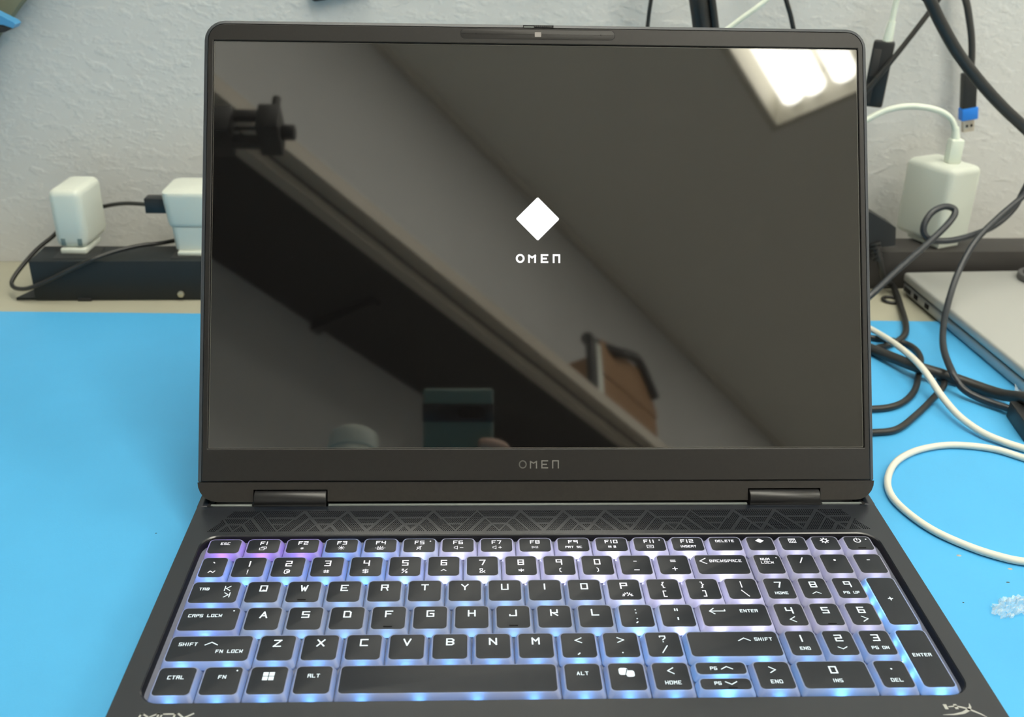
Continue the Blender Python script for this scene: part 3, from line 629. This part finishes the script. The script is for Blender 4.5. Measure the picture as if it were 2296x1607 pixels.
# strip under the bezel with hinge cut-outs
arc = lambda cx, cs, r, a0, a1: [(cx + r * math.cos(math.radians(a0 + (a1 - a0) * k / 6)), cs + r * math.sin(math.radians(a0 + (a1 - a0) * k / 6))) for k in range(7)]
poly = [(-178, 9.8), ] + arc(-168, 10, 10, 180, 270) + [(-149.2, 0), (-149.2, 6.2), (-110.9, 6.2), (-110.9, 0), (110.2, 0), (110.2, 6.2), (149, 6.2), (149, 0)] + arc(168, 10, 10, 270, 360) + [(178, 9.8)]
prism('hinge_cap', poly[1:-1], -6.5, .25, M_CAP, LT, fn=lid)
for xa, xb in ((-148.6, -111.5), (110.9, 148.3)):
    cyl('hinge_barrel', (xa, -.3, ZD + 1.7), (xb, -.3, ZD + 1.7), 4.5, M_HINGE, LT, n=28, bev=.4)
    rbox('hinge_bracket', (xa, -4.9, ZD - 6), (xb, 3, ZD + .9), .5, M_HINGE, LT)
prism('hinge_recess', [(-150, -1.5), (150, -1.5), (150, 8), (-150, 8)], -7.5, -6.4, M_DARK, LT, fn=lid)

# ------------------------------------------------------------------ left: power strip, chargers
def strip(name, xa, xb, y, w_, h, m, label):
    a = math.atan(.025); X = Matrix.Translation((xa, y, 0)) @ Matrix.Rotation(a, 4, 'Z')
    root = empty(name, (xa, y, 0), label, 'power strip'); Ln = (xb - xa)
    rbox('housing', (0, 0, .4), (Ln, w_, h), .8, m, root, xf=X)
    return root, X, Ln
ps, PX, PL = strip('power_strip', -392.6, -60, 330.2, 37, 34.5, M_STRIP, 'black metal power strip carrying the two left chargers')
prism('mounting_ear', [(0, 2), (-16, 2), (-2, 36), (0, 36)], .2, 2.4, M_STRIP, ps, fn=lambda x, y, z: tuple(PX @ Vector((x, y, z))))
cyl('case_screw', tuple(PX @ Vector((117.5, 0, 6.0))), tuple(PX @ Vector((117.5, -2.6, 6.0))), 2.7, M_SCREW, ps, n=16, bev=.5)
rbox('rubber_foot', (34, -1.5, .2), (45, 6, 3), .5, M_BLACK, ps, xf=PX)
for xx in (34, 128): rbox('socket_face', (xx - 17, 5, 34.3), (xx + 17, 33, 34.9), .2, M_BLACK, ps, xf=PX)
ps2, PX2, PL2 = strip('power_strip', 230, 560, 363.0, 36, 34.5, M_STRIP2, 'dark grey power strip behind the closed silver laptop')

ch = empty('wall_charger', (-363, 365, 34.5), 'white block charger standing on the left end of power strip', 'charger')
XA = Matrix.Translation((-376.5, 349, 0)) @ Matrix.Rotation(math.radians(-2), 4, 'Z')
rbox('charger_body', (0, 0, 39), (26.5, 47, 88), 6, M_WHITE, ch, seg=4, xf=XA)
rbox('plug_base', (4, -2, 34.8), (25, 32, 39.5), 1.2, M_WHITE, ch, xf=XA)
for x in (5.2, 18.6): rbox('prong_slot', (x, -.35, 41.5), (x + 3.6, 1.0, 47.5), .3, M_PRONG, ch, xf=XA)
ad = empty('usb_adapter', (-262, 365, 34.5), 'white two-tier adapter half hidden by the laptop lid', 'charger')
loft('adapter_body', [[(x, y, z) for x, y in rrect(-285.5 + k, -238 - k, 344 + k, 390 - k, 7)] for z, k in ((58, 3.2), (59.5, 2.2), (62, 1.8), (84, 0), (86.8, .2), (87.8, 1.0), (88.2, 2.4))], M_WHITE, ad, cap0=True, cap1=True)
loft('adapter_lower', [[(x, y, z) for x, y in rrect(-281 + k, -242 - k, 346 + k, 388 - k, 6)] for z, k in ((38, 2.5), (39, .8), (58.5, 0))], M_WHITE, ad, cap0=True)
rbox('plug_base', (-277, 343, 34.9), (-246, 380, 38.6), 1, M_WHITE, ad)
ld = empty('usb_lead', (-345, 365, 35), 'thin black cable looping off the left end of power strip', 'cable')
tube('cord', [(-298, 362.5, 73.0), (-303.4, 366.0, 71.6), (-328.3, 385.0, 66.4), (-352.5, 402.0, 58.3), (-374.1, 404.0, 50.7), (-386.1, 392.0, 43.3), (-388.2, 374.0, 40.6), (-397.8, 364.0, 33.4), (-406.6, 354.0, 24.1), (-412.4, 344.0, 16.0), (-412.9, 338.0, 12.1), (-407.7, 333.0, 10.2), (-394.9, 327.0, 12.6), (-376.8, 325.0, 20.4), (-357.6, 325.5, 29.7), (-341.0, 328.0, 37.0), (-328.2, 338.0, 39.6), (-310.1, 350.0, 41.2), (-294.9, 360.0, 40.2), (-284, 372.0, 38.9)], 1.75, M_CABLE, ld)
rbox('usb_plug', (-302.5, 356, 66.8), (-285.2, 368, 79.4), .8, M_BLACK, ld)

# ------------------------------------------------------------------ top left: board and tool; dark holder
pn = empty('olive_board', (-420, 428, 200), 'olive grey board edge at the upper left corner', 'board')
prism('board_panel', [(-520, 310), (-300, 330), (-391.2, 224.8), (-415.4, 199.0), (-447.0, 165.4), (-520, 120)], 404, 416, M_OLIVE, pn, fn=lambda x, z, y: (x, y, z))
rbox('board_batten', (-500, 416, 270), (-380, wall_y(-420) + 2, 284), 1, M_OLIVE, pn)
tl = empty('hand_tool', (-420, 390, 204), 'blue-handled tool tip poking in at the upper left', 'tool')
XYZ = lambda x, z, y: (x, y, z)
prism('blue_handle', [(-470, 250), (-430, 233), (-401.2, 218.2), (-390, 212.4), (-388.4, 210.5), (-390.7, 207.5), (-397.7, 210.0), (-402.8, 210.3), (-416.7, 208.8), (-470, 206)], 378, 390, M_TOOLBLUE, tl, fn=XYZ)
prism('black_grip', [(-470, 206), (-416.7, 208.8), (-402.9, 210.2), (-390.9, 207.6), (-397.1, 204.7), (-404.0, 203.9), (-417.6, 204.1), (-470, 201)], 377, 391, M_BLACK, tl, fn=XYZ)
rbox('hanging_hook', (-462, 388, 214), (-454, wall_y(-458) + 1, 218), .6, M_METAL, tl)
dh = empty('wall_holder', (-160, 430, 226), 'black holder corner on the wall above the laptop, upper left', 'holder')
prism('holder_body', [(-169.1, 240), (-166.4, 226.2), (-164.5, 225.4), (-156.6, 226.6), (-120, 236), (-120, 270), (-169, 270)], 424, wall_y(-160), M_BLACK, dh, fn=XYZ)
rbox('holder_lip', (-168, 421, 244), (-122, 425, 268), 1, M_BLACK, dh)

# ------------------------------------------------------------------ right: charger brick, plugs, cables
cb = empty('charger_brick', (372, 388, 34.5), 'white square charger brick on the right power strip', 'charger')
XB = Matrix.Translation((364, 366, 0)) @ Matrix.Rotation(math.radians(24), 4, 'Z')
rbox('brick_body', (0, 0, 39), (37, 52, 106), 6, M_WHITE, cb, seg=4, xf=XB)
rbox('plug_base', (6, 4, 34.8), (30, 40, 39.5), 1, M_WHITE, cb, xf=XB)
wc = empty('charging_cable', (374, 392, 106), 'white cable arching from the top of charger brick', 'cable')
tube('cord', [(372.6, 392, 123), (370.6, 392.0, 134.3), (364.4, 392.0, 144.0), (350.9, 392.0, 150.5), (330.3, 392.0, 153.2), (310.8, 392.0, 150.1), (294.5, 392.0, 141.7), (279.4, 392.0, 129.6), (250, 392.0, 97), (225, 390, 50), (215, 385, 4)], 2.5, M_WHITEG, wc)
rbox('connector', (368, 386.5, 105.6), (379.5, 397.5, 126.5), 2, M_WHITEG, wc)
cyl('strain_relief', (372.8, 392, 126), (371, 392, 136), 3.8, M_WHITEG, wc, r2=2.7)
pg = empty('power_plug', (306, 362, 40), 'black mains plug with ribbed cord beside the lid', 'plug')
prism('plug_body', [(270, 84), (296, 73), (318.5, 60.5), (321, 44.8), (296, 41), (270, 41)], 352, 376, M_BLACK, pg, fn=XYZ)
tube('cord', [(304, 353, 45), (308, 348, 33), (316, 350, 15), (328.8, 357.9, 5), (318.8, 312.8, 3), (306.2, 271.7, 5), (294.1, 248.7, 6), (278.9, 238.0, 4.6), (257.5, 226.0, 4.6), (225, 190, 4.6)], 2.6, M_CABLE, pg)
for j in range(5): cyl('strain_rib', (303.2 + j * .9, 354 - j * 1.0, 46.5 - j * 3.1), (303.7 + j * .9, 353.5 - j * 1.0, 44.8 - j * 3.1), 5.2 - j * .3, M_CABLE, pg, n=12)
def cable(name, pts, r, m, label, sub=6):
    P = [Vector(p) for p in pts]; lo = min(P, key=lambda v: v.z)
    o = tube(name, pts, r, m, None, sub=sub); return tag(o, label, 'cable')
cable('looped_cable', [(215, 250, 6), (247.6, 262.0, 13.2), (273.3, 272.0, 31.6), (297.2, 288.0, 46.0), (323.8, 304.0, 61.6), (341.1, 314.0, 73.3), (350.9, 322.0, 81.2), (351.1, 326.0, 85.2), (343.5, 327.0, 86.6), (333.9, 325.0, 82.6), (327.4, 321.0, 74.1), (327.6, 318.0, 66.5), (335.5, 316.0, 61.6), (356.9, 319.0, 61.9), (384.2, 325.0, 69.6), (401.9, 331.0, 82.1), (410.7, 336.0, 97.1), (424, 345.0, 130), (440, 360, 180)], 2.6, M_NAVY, 'dark cable curled into a small loop before the charger brick')
cb2 = empty('usb_cable', (322, 130, 5), 'dark cable dropping from upper right to a black connector', 'cable')
tube('cord', [(460, 350, 150), (429.2, 345.0, 108.5), (410.8, 332.0, 96.3), (385.3, 320.0, 78.9), (365.0, 308.0, 62.9), (348.6, 292.0, 42.1), (332.6, 266.0, 23.0), (320.0, 240.0, 17.5), (304.5, 203, 18), (296.5, 170, 16.5), (300.6, 158.2, 9), (310.0, 147.5, 6.0), (321.9, 133.9, 6.5), (326, 129, 7)], 2.5, M_NAVY, cb2)
rbox('connector', (319, 96, 2.2), (352, 131, 14), 1.2, M_BLACK, cb2, xf=Matrix.Translation((322, 130, 0)) @ Matrix.Rotation(math.radians(-8), 4, 'Z') @ Matrix.Translation((-322, -130, 0)))
cable('thick_cable', [(200, 300, 6.1), (247.7, 248.2, 6.2), (261.6, 228.9, 6.2), (272.6, 205.6, 8.5), (280.1, 188.3, 10.8), (293.1, 180.3, 9.5), (306.3, 176.0, 6.4), (323.6, 151.7, 8), (327.5, 124.5, 18.2), (334, 97, 18.2), (352, 60, 8)], 4.0, M_CABLE, 'thick black cable crossing the mat under the white one')
cable('coiled_cable', [(200, 262, 4.4), (235, 268, 4.4), (256.2, 262.3, 4.4), (272.0, 252.3, 4.4), (285.9, 247.4, 4.4), (296.3, 238.5, 4.4), (296.2, 218.5, 4.4), (283.2, 188.8, 4.4), (268.3, 161.1, 4.4), (251.3, 143.6, 4.4), (232.2, 137.3, 4.4), (205, 140, 4.4), (185, 150, 4.4)], 2.3, M_CABLE, 'black cable bent into a C on the mat near the lid')
cable('curved_cable', [(180, 100, 4.4), (202.5, 102.8, 4.4), (219.3, 105.6, 4.4), (236.8, 109.6, 4.4), (257.7, 129.2, 4.4), (280.3, 154.5, 4.4), (293.3, 170.6, 4.4), (297.8, 181.1, 3.6), (296.5, 186, 3.6)], 2.3, M_CABLE, 'black cable end lying lowest of the dark ones on mat')
cable('white_cable', [(250, 330, 4.5), (264, 292, 5.5), (273.5, 261.2, 8.0), (277.3, 228.3, 12.0), (277.3, 195.9, 16.0), (276.5, 174.6, 17.5), (277.4, 160.6, 15.5), (279.2, 142.9, 11.0), (281.9, 121.1, 8.0), (289.1, 103.5, 6.0), (298.7, 92.8, 5.0), (308.3, 85.3, 4.5), (330, 70, 4.4)], 2.3, M_WHITEC, 'white cable running over the black cables beside the lid')
cable('looped_white_cable', [(340, 40, 4.3), (313.6, 65.9, 4.2), (302.8, 74.3, 4.2), (290.6, 84.4, 4.2), (274.5, 89.4, 4.2), (257.4, 89.5, 4.2), (237.6, 82.5, 4.2), (220.9, 69.4, 4.2), (208.9, 50.4, 4.2), (204.7, 32.4, 4.2), (208.0, 14.5, 4.2), (216.1, -2.5, 4.2), (229.4, -16.8, 4.2), (242.1, -25.4, 4.2), (251.3, -28.9, 4.2), (275, -35, 4.2), (310, -40, 4.2)], 2.1, M_WHITEC, 'white cable in a wide U on the blue mat')
cable('thick_hanging_cable', [(262, 335, 330), (295.8, 335.0, 255.3), (304.0, 335.0, 242.9), (317.2, 335.0, 224.6), (334.2, 335.0, 204.0), (356.3, 335.0, 182.6), (378.2, 335.0, 164.1), (398.1, 335.0, 149.3), (440, 335, 117), (500, 340, 60), (540, 345, 5)], 4.6, M_CABLE, 'thick black cable sweeping across the upper right corner')
uc = empty('hanging_usb_cable', (393, 432, 150), 'black cable hanging down wall with blue USB plug', 'cable')
tube('cord', [(362, 432, 300), (369.3, 428, 248.2), (376.4, 425.0, 227.3), (384.1, 425.0, 205.9), (388.4, 425.0, 187.7), (390.2, 425.0, 172.9)], 5.0, M_CABLE, uc, rx=2.6)
XU = Matrix.Translation((392, 425, 160)) @ Matrix.Rotation(math.radians(-10), 4, 'Y') @ Matrix.Translation((-392, -425, -160))
rbox('plug_grip', (385.5, 421, 146), (397.5, 429, 176), 1, M_BLACK, uc, xf=XU)
rbox('blue_collar', (385, 420.5, 135.5), (399, 429.5, 146), .6, M_BLUE, uc, xf=XU)
mp = rbox('plug_shell', (387.2, 422.5, 125), (396.8, 427.5, 136), .4, M_METAL, uc, xf=XU)
for x in (389.3, 393.2): rbox('shell_hole', (x, 422.1, 129.2), (x + 1.9, 422.7, 131.4), .1, M_DARK, mp, xf=XU)
cable('slanting_cable', [(230, 400, 70), (279.4, 398.0, 146.5), (293.0, 396.0, 167.0), (309.3, 396.0, 191.4), (326.7, 398.0, 217.4), (337.9, 400.0, 234.8), (370, 405, 285)], 2.2, M_CABLE, 'thin dark cable slanting across the black adapter stick')
sk = empty('adapter_stick', (304, 408, 150), 'black adapter stick hanging by a white cable on the wall', 'adapter')
XS = Matrix.Translation((302.5, 406, 177)) @ Matrix.Rotation(math.radians(2), 4, 'Y') @ Matrix.Rotation(math.radians(-22), 4, 'Z')
rbox('stick_body', (-8.5, -5.5, -27), (8.5, 5.5, 26.5), 2, M_BLACK, sk, xf=XS)
rbox('side_panel', (-7, -6.0, -2), (-1, -5.2, 20), .3, M_STRIP2, sk, xf=XS)
rbox('side_clip', (-7.5, -6.6, -24), (-2, -5.2, -8), .5, M_STRIP2, sk, xf=XS)
cyl('strain_relief', (305.2, 405, 201), (306.2, 405, 219), 4.2, M_WHITEG, sk, r2=3.0)
tube('cord', [(306.2, 405, 218), (306.7, 405.0, 232.0), (309.1, 405.0, 247), (318, 410, 300)], 2.3, M_WHITEG, sk)
cable('thin_wall_cable', [(112, 415, 300), (106.5, 400.0, 239.8), (105.1, 400.0, 216.0), (104.3, 400.0, 163.0), (106, 395, 80), (110, 390, 4)], 1.7, M_CABLE, 'thin black cable rising behind the lid left of the pole')
cable('dark_wall_cable', [(196, 415, 300), (212.6, 400.0, 241.4), (223.0, 400.0, 215.9), (238.8, 400.0, 164.5), (240, 400, 80), (238, 395, 4)], 2.0, M_CABLE, 'dark cable rising behind the lid right of the white one')
cable('white_wall_cable', [(260, 415, 300), (206.1, 400.0, 241.3), (174.9, 400.0, 215.3), (146.5, 400.0, 188.6), (120, 400, 120), (125, 395, 5)], 2.1, M_WHITEG, 'white cable slanting up behind the lid top edge')
po = empty('lamp_pole', (160, 370, 0), 'thick black pole with a cable rising behind the lid', 'pole')
tube('pole_tube', [(120, 385, 320), (135.7, 370.0, 246.5), (142.6, 370.0, 218.0), (153.3, 370.0, 169.2), (168, 345, 60), (172, 335, 6)], 7.5, M_CABLE, po, n=16)
tube('pole_cable', [(131, 378, 320), (145.5, 366.0, 246.5), (152.2, 366.0, 218.0), (163, 366.0, 169.2), (178, 345, 60), (182, 335, 8)], 3.0, M_CABLE, po)
rbox('pole_foot', (140, 300, 0), (212, 352, 8), 2, M_CABLE, po)
bm = bmesh.new()
rg = tube('cord_ring', [(319.2 + 6.6 * math.cos(a), 337 + 6.8 * math.sin(a), 1.5) for a in [k * math.pi / 8 for k in range(17)]], 1.4, M_CABLE, None, sub=3)
tag(rg, 'small black rubber ring on the beige bench top', 'ring')

# ------------------------------------------------------------------ closed silver laptop
L2 = empty('closed_laptop', (334, 356, 2), 'closed silver laptop at the right edge of the bench', 'laptop')
ang = math.atan2(-14, 182)
XL = Matrix.Translation((334, 354.5, 0)) @ Matrix.Rotation(math.radians(3.4), 4, 'Z')
rbox('lower_case', (1.0, -240, 3.0), (320, -1, 11.2), 1.6, M_SILVERS, L2, xf=XL)
rbox('lid', (0, -240, 12.2), (320, 0, 20.2), 2.2, M_SILVER, L2, seg=3, xf=XL)
rbox('seam', (1.8, -238, 11.0), (318, -2, 12.4), .1, M_BLACK, L2, xf=XL)
for y in (-22, -42): rbox('usb_port', (.6, y - 7, 5.0), (1.6, y, 9.2), .2, M_DARK, L2, xf=XL)
rbox('vent_slot', (.7, -16, 5), (1.6, -4, 9), .2, M_BLACK, L2, xf=XL)
for x in (20, 290):
    for y in (-25, -220): rbox('foot', (x, y - 6, 2), (x + 12, y + 6, 3.2), .4, M_BLACK, L2, xf=XL)
rd = empty('round_lid', (440, 336, 20.2), 'dark round cap lying on the closed silver laptop', 'cap')
cyl('cap_body', (443, 336, 20.3), (443, 336, 26), 18, mat('dark_grey_cap', (.10, .10, .10), rough=.5), rd, n=32, bev=1.2)
cyl('cap_rim', (443, 336, 25.8), (443, 336, 27.2), 14, M_STRIP2, rd, n=32, bev=.5)

# ------------------------------------------------------------------ plastic scraps on the mat
def crumple(name, cx, cy, z, rx, ry, h, label, seed, n=9, ang=0.0):
    rnd = random.Random(seed); bm = bmesh.new(); grid = []
    for i in range(n):
        row = []
        for j in range(n):
            u_, v_ = i / (n - 1) * 2 - 1, j / (n - 1) * 2 - 1
            k = 1 + rnd.uniform(-.22, .22); x, y = u_ * rx * k * (1 - .35 * abs(v_)), v_ * ry * k * (1 - .3 * abs(u_))
            zz = z + .2 + abs(rnd.gauss(0, 1)) * h * (1 - .5 * max(abs(u_), abs(v_)))
            row.append(bm.verts.new((cx + x * math.cos(ang) - y * math.sin(ang), cy + x * math.sin(ang) + y * math.cos(ang), zz)))
        grid.append(row)
    for i in range(n - 1):
        for j in range(n - 1):
            a, b, c_, d = grid[i][j], grid[i + 1][j], grid[i + 1][j + 1], grid[i][j + 1]; bm.faces.new((a, b, c_)); bm.faces.new((a, c_, d))
    lowest = min(v.co.z for v in bm.verts)
    for v in bm.verts: v.co.z += z + .15 - lowest
    return tag(from_bm(name, bm, M_CLEAR), label, 'plastic scrap')
crumple('plastic_scrap', 229, -63, 2, 14, 6.5, 2.2, 'crumpled clear plastic shred on the mat near lower right', 3, n=15, ang=.45)
crumple('plastic_wrap', 354, 150, 2, 24, 17, 9, 'crumpled clear plastic wrap in front of the silver laptop', 5, n=8, ang=.6)
for i, (x, y, a, b, dark) in enumerate([(236.4, -43.0, 1.1, .5, 1), (221.0, -20.5, 1.4, .9, 0), (242.9, -32.1, 1.3, .9, 0), (206.5, -58.5, .5, .4, 1), (-203.8, 3.0, .5, .4, 1), (218, -2, 1.2, .8, 0)]):
    V = [(x + a * math.cos(q), y + b * math.sin(q), 2.0) for q in [k * math.pi / 4 for k in range(8)]] + [(x, y, 2.35)]
    o = mesh('crumb', V, [(k, (k + 1) % 8, 8) for k in range(8)] + [tuple(range(7, -1, -1))], M_BLACK if dark else mat('tan_crumb', (.42, .42, .40), rough=.8))
    tag(o, ['dark fleck below the white U-shaped cable', 'tan fleck left inside the white U-shaped cable', 'tan fleck beside the dark fleck near right edge', 'dark speck beside the plastic shred', 'dark speck on mat left of the laptop', 'tan speck under the white cable bend'][i], 'crumb')

# ------------------------------------------------------------------ behind the camera: phone, hand, boom stand (seen mirrored)
CX, CY, CZ = CAM_ROT @ Vector((1, 0, 0)), CAM_ROT @ Vector((0, 1, 0)), CAM_ROT @ Vector((0, 0, 1))
def ph(x, y, z): return CAM_POS + CX * x + CY * y + CZ * z
PM = Matrix((CX, CY, CZ)).transposed().to_4x4(); PM.translation = CAM_POS
PH = empty('phone', ph(-16, -140, 8), 'dark green phone taking the picture, mirrored in the screen', 'phone')
rbox('phone_body', (-53, -140, 3.0), (21.5, 22, 12), 3.4, M_PHONE, PH, seg=3, xf=PM)
rbox('camera_bar', (-53.2, -13.5, .8), (21.7, 6, 6), 1.0, M_PHONEBAR, PH, xf=PM)
prism('lens_cluster', rrect(-16, 12, -9.5, 3, 6, 5), .3, .9, M_LENS, PH, fn=lambda x, y, z: tuple(ph(x, y, z)))
def hand():
    root = empty('person', ph(60, -190, 40), 'hand and dark sleeve holding the phone, mirrored at the screen bottom', 'person')
    pts = []; rad = []; edges = []
    def chain(ch, prev=None):
        for p, r in ch:
            pts.append(ph(*p)); rad.append(r); k = len(pts) - 1
            if prev is not None: edges.append((prev, k))
            prev = k
        return prev
    chain([((62, -150, 48), 27), ((52, -122, 34), 28)]); wrist = 1
    palm = chain([((40, -98, 24), 20), ((36, -74, 18), 19), ((34, -55, 15), 15)], wrist)
    for (y, tip, prev) in ((-45, 4, palm), (-61, 6, palm), (-77, 7, palm - 1), (-93, 4, palm - 2)):
        chain([((33, y, 14), 9.5), ((31, y + 3, 4), 8.8), ((23, y + 6, -5), 8.2), ((tip + 8, y + 8, -6.5), 7.6), ((tip, y + 8, -5.5), 6.6)], prev)
    chain([((32, -62, 24), 11), ((20, -46, 24), 10), ((2, -34, 22.5), 9), ((-8, -28, 21.5), 7.6)], palm - 1)
    me = bpy.data.meshes.new('hand_skin'); me.from_pydata([tuple(p * MM - base_of(root)) for p in pts], edges, [])
    o = link_mesh('hand_skin', me, M_SKIN, root); sk_ = o.modifiers.new('skin', 'SKIN'); sk_.use_smooth_shade = True
    for v, r in zip(me.skin_vertices[0].data if me.skin_vertices else [], rad): v.radius = (r * MM, r * MM)
    if not me.skin_vertices:
        bm_ = bmesh.new(); bm_.from_mesh(me); ly = bm_.verts.layers.skin.verify(); bm_.verts.ensure_lookup_table()
        for v, r in zip(bm_.verts, rad): v[ly].radius = (r * MM, r * MM)
        bm_.verts[2][ly].use_root = True; bm_.to_mesh(me); bm_.free()
    o.modifiers.new('sub', 'SUBSURF').levels = 2; o.modifiers['sub'].render_levels = 2
    tube('sleeve', [tuple(ph(57, -132, 42)), tuple(ph(66, -180, 66)), tuple(ph(90, -300, 150)), tuple(ph(115, -360, 300))], 38, M_SLEEVE, root, n=18)
hand()
BT = empty('squeeze_bottle', (-151, -394, 2), 'white round-topped bottle front left, mirrored at the screen bottom', 'bottle')
loft('bottle_body', [[(-151 + r_ * math.cos(k * math.pi / 12), -394 + r_ * math.sin(k * math.pi / 12), z_) for k in range(24)] for z_, r_ in ((2, 20), (4, 23.5), (120, 24), (242, 24), (244, 23))], M_WHITE, BT, cap0=True, cap1=True)
loft('bottle_cap', [[(-151 + r_ * math.cos(k * math.pi / 12), -394 + r_ * math.sin(k * math.pi / 12), z_) for k in range(24)] for z_, r_ in ((244, 24.5), (256, 24.5), (262, 23), (266, 18), (268, 9))], M_WHITE, BT, cap0=True, cap1=True)
BS = empty('boom_stand', (-620, -370, 2), 'black boom stand with clamp head, mirrored at left of the screen', 'stand')
rbox('base_plate', (-700, -430, 2), (-560, -300, 14), 3, M_BLACK, BS)
cyl('post', (-630, -366, 12), (-630, -366, 690), 12, M_BLACK, BS, n=20, bev=2)
rbox('post_clamp', (-655, -392, 610), (-605, -340, 662), 5, M_BLACK, BS)
cyl('boom_arm', (-610, -366, 636), (-325, -366, 636), 9, M_BLACK, BS, n=16)
rbox('rear_block', (-352, -390, 616), (-306, -345, 655), 4, M_BLACK, BS)
for y, z, hy, hz in ((-355, 647.5, 4.5, 6), (-363, 636, 1.5, 2.2), (-372, 624, 5, 7)): rbox('slide_rail', (-308, y - hy, z - hz), (-276, y + hy, z + hz), 1.0, M_BLACK, BS)
rbox('clamp_block', (-279, -392, 620), (-253, -344, 657), 3, M_BLACK, BS)
cyl('lock_screw', (-260, -352, 655), (-260, -352, 672), 5, M_BLACK, BS)
cyl('knob', (-255, -372, 639), (-239, -372, 639), 9, M_BLACK, BS, n=20, bev=1.5)
